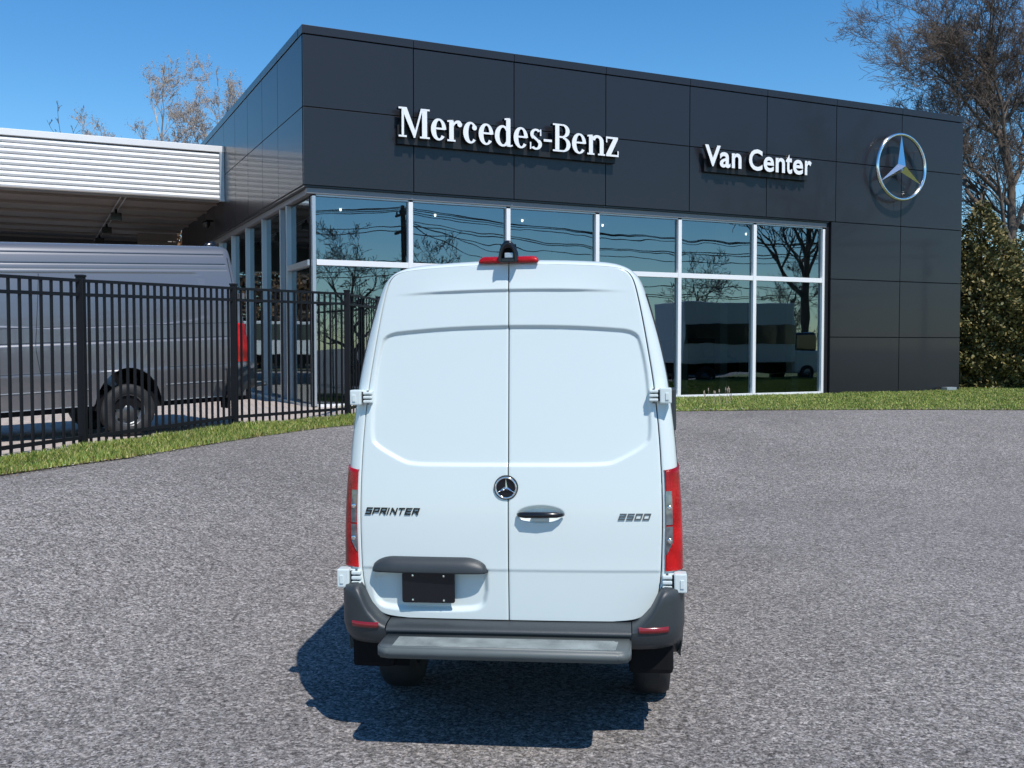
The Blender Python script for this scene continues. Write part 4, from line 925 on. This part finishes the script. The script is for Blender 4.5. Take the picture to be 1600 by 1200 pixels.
def make_truck(name, label, loc, rz, L=6.0, Hh=3.3, group=None):
    t = empty(name, loc, rz); tag(t, label, 'truck', group)
    MB().box(-L / 2 + 1.7, L / 2, -1.1, 1.1, .95, Hh, .04).build('cargo_box', M['white_alu'], t)
    MB().box(-L / 2, -L / 2 + 1.62, -1.0, 1.0, .45, 1.5, .12).build('cab', M['white_alu'], t)
    MB().box(-L / 2 + .25, -L / 2 + 1.6, -.95, .95, 1.45, 2.25, .12).build('cab_window', M['car_glass'], t)
    MB().box(-L / 2 + 1.7, L / 2, -1.12, -1.105, 1.75, 2.6).build('stripe', M['dark_car'], t)
    MB().box(-L / 2 + .3, L / 2 - .1, -.5, .5, .5, .95).build('chassis', M['matt_black'], t)
    for x in (-L / 2 + .9, L / 2 - 1.2):
        for s in (-1, 1): w = wheel(t, x, s * .93, .42, .42, .26, s); w.rotation_euler = (0, 0, PI / 2)
    return t
make_car('sport_utility_car', 'silver car standing inside the showroom behind the corner glass', M['silver'], B(4.3, 2.6, .02), BANG + .25)
make_car('sport_utility_car', 'dark car standing inside the showroom behind the rightmost lower pane', M['dark_car'], B(14.2, 6.0, .02), BANG + .1)
sv = copy_tree(white_van); sv.location = B(9.35, 2.3, .02); sv.rotation_euler = (0, 0, BANG + .05); sv.scale = (1.04,) * 3
sv['label'] = 'white high roof van inside the showroom, right of the foreground van'
make_truck('box_truck', 'white box truck with dark side stripe, mirrored in the right panes of the front glass', (20.6, 21.6, Z0 - .25), BANG + PI, 7.5, 3.5)
make_truck('box_truck', 'white box truck past the canopy, mirrored in the side glass of the showroom', B(-6.6, 33.0, 0), BANG, 7.0, 2.75)
make_car('parked_car', 'dark parked car across the forecourt, mirrored low in the right panes', M['dark_car'], (30, 14, 0.0), BANG, 4.6, 1.8, 1.45)
make_car('parked_car', 'silver parked car across the forecourt, mirrored low in the right panes', M['silver'], (25.5, 9.2, 0.0), BANG, 4.4, 1.8, 1.45)

# ------------------------------------------------------------------ trees
def seg_mesh(segs, nside):
    S_ = np.array(segs, float)
    if not len(S_): return np.empty((0, 3)), np.empty((0, 4), int)
    p0, p1, r0, r1 = S_[:, 0:3], S_[:, 3:6], S_[:, 6], S_[:, 7]
    d = p1 - p0; d /= np.linalg.norm(d, axis=1)[:, None] + 1e-9
    ref = np.where(np.abs(d[:, 2:3]) > .9, [[1, 0, 0]], [[0, 0, 1]]); a = np.cross(d, ref); a /= np.linalg.norm(a, axis=1)[:, None]; b_ = np.cross(d, a)
    ang = 2 * PI * np.arange(nside) / nside; c, s = np.cos(ang), np.sin(ang)
    ring = a[:, None, :] * c[None, :, None] + b_[:, None, :] * s[None, :, None]
    V0 = p0[:, None, :] + ring * r0[:, None, None]; V1 = p1[:, None, :] + ring * r1[:, None, None]
    V = np.concatenate([V0, V1], 1).reshape(-1, 3); k = np.arange(len(S_))[:, None] * 2 * nside
    F = [np.stack([k[:, 0] + i, k[:, 0] + (i + 1) % nside, k[:, 0] + (i + 1) % nside + nside, k[:, 0] + i + nside], -1) for i in range(nside)]
    return V, np.concatenate(F)
def grow(rng, height, trunk_r, levels, spread, up, first=.25, kids=(4, 5, 4, 4, 3), lenf=.62, tipmin=.008):
    thick, thin, tips = [], [], []
    def branch(p, d, L_, r, lv):
        n = 5 if lv == 0 else (4 if lv < 3 else 3); pts = [p]; dirs = [d]; step = L_ / n
        for i in range(n):
            w = .10 if lv == 0 else .22
            d = d + rng.normal(0, w, 3) + np.array([0, 0, up * (.05 if lv == 0 else .14)]); d = d / np.linalg.norm(d)
            p2 = p + d * step; ra = r * (1 - .75 * i / n); rb = r * (1 - .75 * (i + 1) / n)
            (thick if ra > .035 else thin).append((*p, *p2, max(ra, tipmin), max(rb, tipmin * .8))); p = p2; pts.append(p); dirs.append(d)
        if lv >= levels: tips.append(p); return
        K = kids[min(lv, len(kids) - 1)]
        for j in range(K + (3 if lv == 0 else 0)):
            t = first + (1 - first) * (j + rng.uniform(.1, .9)) / (K + (3 if lv == 0 else 0)) if lv == 0 else rng.uniform(.25, 1.0)
            i = min(int(t * n), n - 1); q = pts[i] + (pts[i + 1] - pts[i]) * (t * n - i); dd = dirs[i + 1]
            a = rng.uniform(0, 2 * PI) if lv else j * 2.4 + rng.uniform(-.4, .4)
            ref = np.array([0, 0, 1.]) if abs(dd[2]) < .9 else np.array([1., 0, 0]); x = np.cross(dd, ref); x /= np.linalg.norm(x); y = np.cross(dd, x)
            ang = spread * rng.uniform(.7, 1.25)
            nd = dd * math.cos(ang) + (x * math.cos(a) + y * math.sin(a)) * math.sin(ang)
            branch(q, nd / np.linalg.norm(nd), L_ * lenf * rng.uniform(.7, 1.15) * (1 - .25 * t if lv == 0 else 1), max(r * (1 - .7 * t) * .62, tipmin), lv + 1)
    branch(np.zeros(3), np.array([0, 0, 1.]), height, trunk_r, 0)
    return thick, thin, np.array(tips)
def bare_tree(name, label, loc, seed, height, trunk_r, levels, spread, up, mat, first=.25, kids=(4, 5, 4, 4, 3), lenf=.62, tipmin=.008, buds=None, group=None, cat='tree', xmin=None):
    rng = np.random.default_rng(seed); th, tn, tips = grow(rng, height, trunk_r, levels, spread, up, first, kids, lenf, tipmin)
    if xmin is not None: th = [q for q in th if q[0] > xmin]; tn = [q for q in tn if q[0] > xmin and not (q[0] < xmin + 1.2 and rng.random() < .4)]
    t = empty(name, loc); tag(t, label, cat, group)
    V, F = seg_mesh(th, 7); mesh_np('trunk', V, F, mat, t, sm=True)
    V, F = seg_mesh(tn, 3); o = mesh_np('twigs', V, F, mat, t); o['kind'] = 'stuff'
    if buds and len(tips):
        n = len(tips) * buds; c = np.repeat(tips, buds, 0) + rng.normal(0, .14, (n, 3)); a = rng.normal(0, 1, (n, 3)); a /= np.linalg.norm(a, axis=1)[:, None]; b_ = np.cross(a, rng.normal(0, 1, (n, 3))); b_ /= np.linalg.norm(b_, axis=1)[:, None]
        s = rng.uniform(.02, .05, n)[:, None]; V = np.stack([c, c + a * s, c + b_ * s], 1).reshape(-1, 3); F = np.arange(3 * n).reshape(-1, 3)
        o = mesh_np('buds', V, F, M['bud'], t); o['kind'] = 'stuff'
    return t
bt1 = bare_tree('bare_tree', 'tall bare brown tree rising behind the right end of the showroom', (21.3, 42.0, Z0), 11, 14.2, .28, 5, .58, .5, M['bark_dark'], first=.20, kids=(14, 9, 7, 6, 5), lenf=.53, tipmin=.008, xmin=-6.3)
bt2 = bare_tree('bare_tree', 'bare brown tree at the right edge behind the evergreen hedge', (27.5, 46.0, Z0), 5, 14.0, .34, 5, .62, .4, M['bark_dark'], first=.12, kids=(10, 8, 6, 5, 3), lenf=.55, tipmin=.010)
bt3 = bare_tree('bare_tree', 'pale budding tree behind the canopy, right of two, touching the showroom roofline', (-13.1, 50.0, Z0), 23, 12.6, .22, 6, .32, .9, M['bark_pale'], first=.30, kids=(12, 6, 5, 4, 3, 2), lenf=.42, tipmin=.011, buds=2)
bt4 = bare_tree('bare_tree', 'pale budding tree behind the canopy, lower and left of two', (-16.9, 50.5, Z0), 31, 12.1, .24, 6, .46, .6, M['bark_pale'], first=.30, kids=(12, 6, 5, 4, 3, 2), lenf=.44, tipmin=.011, buds=2)
bt5 = bare_tree('bare_tree', 'small distant treetop barely clearing the canopy at far left', (-28.4, 70.0, Z0), 41, 15.9, .14, 4, .6, .5, M['bark_dark'], first=.6, kids=(9, 5, 4, 3), lenf=.22, tipmin=.014)

def foliage(name, parent, n, rng, shape, mats, size):
    """leaf sprays spread through a volume; shape(rng, n) -> points, outward dirs"""
    c, d = shape(rng, n); a = d + rng.normal(0, .7, (n, 3)); a /= np.linalg.norm(a, axis=1)[:, None]; b_ = np.cross(a, rng.normal(0, 1, (n, 3))); b_ /= np.linalg.norm(b_, axis=1)[:, None]
    s = rng.uniform(.6, 1.3, n)[:, None] * size
    V = np.stack([c - b_ * s * .22, c + b_ * s * .22, c + a * s * .6 + b_ * s * .30, c + a * s, c + a * s * .6 - b_ * s * .30], 1).reshape(-1, 3)
    k = np.arange(n)[:, None] * 5; F = np.vstack([np.array([[0, 1, 2]]) + k, np.array([[0, 2, 4]]) + k, np.array([[4, 2, 3]]) + k])
    mi = (rng.random(n) < .35).astype(int); o = mesh_np(name, V, F, mats, parent, mi=np.concatenate([mi] * 3)); o['kind'] = 'stuff'; return o
def cone_shape(h, r, base=.0, rag=.38):
    def f(rng, n):
        z = h * (1 - np.sqrt(rng.random(n)) * .995) + base; a = rng.uniform(0, 2 * PI, n); R = r * np.minimum(1, (1 - (z - base) / h) * 2.1) ** .8 + .04
        lump = 1 + rag * np.sin(a * 3 + z * 2.1) * np.sin(z * 3.3 + a) + rag * .5 * np.sin(a * 7 + z * 6)
        q = R * lump * np.sqrt(rng.uniform(.35, 1.0, n)); p = np.column_stack([q * np.cos(a), q * np.sin(a), z])
        return p, np.column_stack([np.cos(a), np.sin(a), np.full(n, .45)])
    return f
EV = [((16.0, 34.3), 6.4, 1.3, 'narrow tallest evergreen hugging the right end of the showroom', 26000), ((17.75, 34.6), 5.3, 1.9, 'broad evergreen right of the narrow one beside the showroom', 30000), ((20.0, 34.8), 5.3, 2.1, 'yellowish evergreen cut by the right edge of the photo', 30000), ((16.9, 36.6), 4.8, 1.9, 'evergreen in the back row between the narrow and the broad one', 18000), ((22.4, 35.6), 5.9, 1.6, 'evergreen past the right edge of the hedge row', 7000)]
for i, ((x, y), h, r, lab, n) in enumerate(EV):
    t = empty('evergreen_tree', (x, y, Z0)); tag(t, lab, 'tree', 'evergreens beside the showroom')
    mb = MB(); mb.tube([(0, 0, 0), (0.03, 0, h * .5), (0, .02, h * .93)], [.12, .07, .015], 7); mb.build('trunk', M['bark_dark'], t)
    foliage('crown', t, n, np.random.default_rng(60 + i), cone_shape(h, r), M['needle'], .13)
# brown-leaved trees mirrored in the side glass
for i, u in enumerate((-16, -11.5, -7, -2.5, 2.0)):
    t = empty('brown_leaved_tree', B(u, 42 + (i % 2) * 1.5)); tag(t, 'brown leaved tree behind the canopy, mirrored in the side glass', 'tree', 'brown leaved trees behind the canopy')
    mb = MB(); mb.tube([(0, 0, 0), (0.1, 0, 2), (0, .1, 5)], [.16, .12, .03], 7); mb.build('trunk', M['bark'], t)
    foliage('crown', t, 15000, np.random.default_rng(80 + i), cone_shape(9.0, 3.2, .2), [M['brown_leaf'], M['bark']], .30)
# trees, poles and wires across the forecourt, mirrored in the front glass
mt = bare_tree('street_tree', 'big bare tree across the forecourt, mirrored in the rightmost panes', (32.7, 19.6, Z0), 77, 10.5, .30, 4, .62, .5, M['bark_dark'], first=.30, kids=(7, 6, 5, 4), lenf=.50, tipmin=.018)
st = bare_tree('street_tree', 'bare tree across the forecourt, mirrored in the left panes of the front glass', (20.5, -3.0, 0), 78, 6.6, .2, 4, .75, .4, M['bark_dark'], first=.2, kids=(7, 6, 5, 4), lenf=.55, tipmin=.015, group='bare trees mirrored in the front glass')
for x, y, s, r in ((25.2, 1.2, .95, 1.0), (16.5, -6.5, 1.1, 2.2), (31.0, 4.5, .8, 3.1), (38, 9.5, .9, 4.0), (44, 13, .85, 5.2)):
    c = copy_tree(st); c.location = (x, y, 0); c.scale = (s,) * 3; c.rotation_euler = (0, 0, r)
poles = [(17.2, 4.4), (17.2 + 33, 4.4 + 15.9), (17.2 - 33, 4.4 - 15.9)]
tops = []
for i, (x, y) in enumerate(poles):
    t = empty('utility_pole', (x, y, 0), BANG); tag(t, 'wooden utility pole with two crossarms across the forecourt, mirrored in the front glass', 'utility pole', 'utility poles along the street')
    mb = MB(); mb.tube([(0, 0, 0), (0, 0, 9.4)], [.16, .11], 10); mb.build('pole', M['pole_wood'], t)
    for z in (8.9, 8.1): MB().box(-.06, .06, -1.15, 1.15, z, z + .11).build('crossarm', M['pole_wood'], t)
    for yy in (-1.0, -.4, .4, 1.0):
        mb = MB(); mb.lathe([(0, .22), (.05, .2), (.06, .05), (.03, 0)], 'z', (0, yy, 9.01), 8); mb.build('insulator', M['rim'], t)
    mb = MB(); mb.lathe([(0, 0), (.2, 0), (.2, .7), (0, .75)], 'z', (.3, 0, 6.9), 12); mb.build('transformer', M['rim'], t)
def wire(p, q, sag, lab='black overhead wire along the street, mirrored in the front glass'):
    pts = [Vector(p).lerp(Vector(q), k / 14) - Vector((0, 0, sag * 4 * (k / 14) * (1 - k / 14))) for k in range(15)]
    mb = MB(); mb.tube(pts, .022, 4); tag(mb.build('overhead_wire', M['wire']), lab, 'wire', 'overhead wires along the street')
for a, b_ in ((0, 1), (2, 0)):
    for off, z, sg in ((-1.0, 9.2, .8), (-.4, 9.2, .7), (.4, 9.2, .75), (1.0, 9.2, .9), (-.9, 8.25, .9), (.9, 8.25, .7), (.1, 6.7, 1.0), (.12, 6.3, 1.1), (.1, 5.9, .8)):
        o1 = CV * off; wire((poles[a][0] + o1.x, poles[a][1] + o1.y, z), (poles[b_][0] + o1.x, poles[b_][1] + o1.y, z), sg)
for q in ((44, -8, 8.6), (46, -2, 8.2), (40, -16, 9.0), (30, 22.5, 6.8)): wire((poles[0][0], poles[0][1], 8.6), q, .5, 'black overhead wire crossing the street, mirrored in the front glass')

# ------------------------------------------------------------------ small ground things
ep = EDGE[(EDGE[:, 0] > -9) & (EDGE[:, 0] < 20)]; n = 6000; k = RNG.integers(0, len(ep) - 1, n); t = RNG.random(n)[:, None]
c2 = ep[k] * (1 - t) + ep[k + 1] * t + RNG.normal(0, .09, (n, 2)); c = np.column_stack([c2, terrain(c2) + .022 + RNG.random(n) * .02])
a = RNG.normal(0, 1, (n, 3)) * [1, 1, .3]; b_ = RNG.normal(0, 1, (n, 3)) * [1, 1, .3]; s_ = RNG.uniform(.006, .022, n)[:, None]
o = mesh_np('leaf_litter', np.stack([c, c + a * s_, c + b_ * s_], 1).reshape(-1, 3), np.arange(3 * n).reshape(-1, 3), [M['brown_leaf'], M['stone']], mi=(RNG.random(n) < .35).astype(int))
tag(o, 'dry leaf litter and grit scattered along the edge of the asphalt', kind='stuff')
wd = empty('dry_weed', (4.9, 24.0, Z0)); tag(wd, 'small clump of dry weed stalks below the glass right of the van', 'weed')
for k in range(14):
    x = RNG.uniform(-.35, .35); h = RNG.uniform(.2, .42); l = RNG.uniform(-.06, .06)
    mb = MB(); mb.tube([(x, 0, 0), (x + l * .4, 0, h * .6), (x + l, 0, h)], [.004, .004, .003], 3); mb.lathe([(0, 0), (.014, .03), (.012, .08), (0, .1)], 'z', (x + l, 0, h - .02), 6); mb.build('stalk', M['bud'], wd)
rs = np.random.default_rng(9)
for k in range(12):
    a = rs.uniform(0, 1)
    p = (17.3 + rs.uniform(0, 5), 30.6 + rs.uniform(-.5, .7)); r = rs.uniform(.06, .16)
    bm = bmesh.new(); bmesh.ops.create_icosphere(bm, subdivisions=1, radius=r)
    for v_ in bm.verts: v_.co = Vector((v_.co.x * rs.uniform(.8, 1.2), v_.co.y * rs.uniform(.8, 1.2), v_.co.z * .55 + r * .2))
    me = bpy.data.meshes.new('stone'); bm.to_mesh(me); bm.free(); o = link_mesh('stone', me, M['stone']); o.location = (p[0], p[1], Z0 + .02)
    tag(o, 'pale stone lying at the foot of the evergreens', 'stone', 'pale stones under the evergreens')
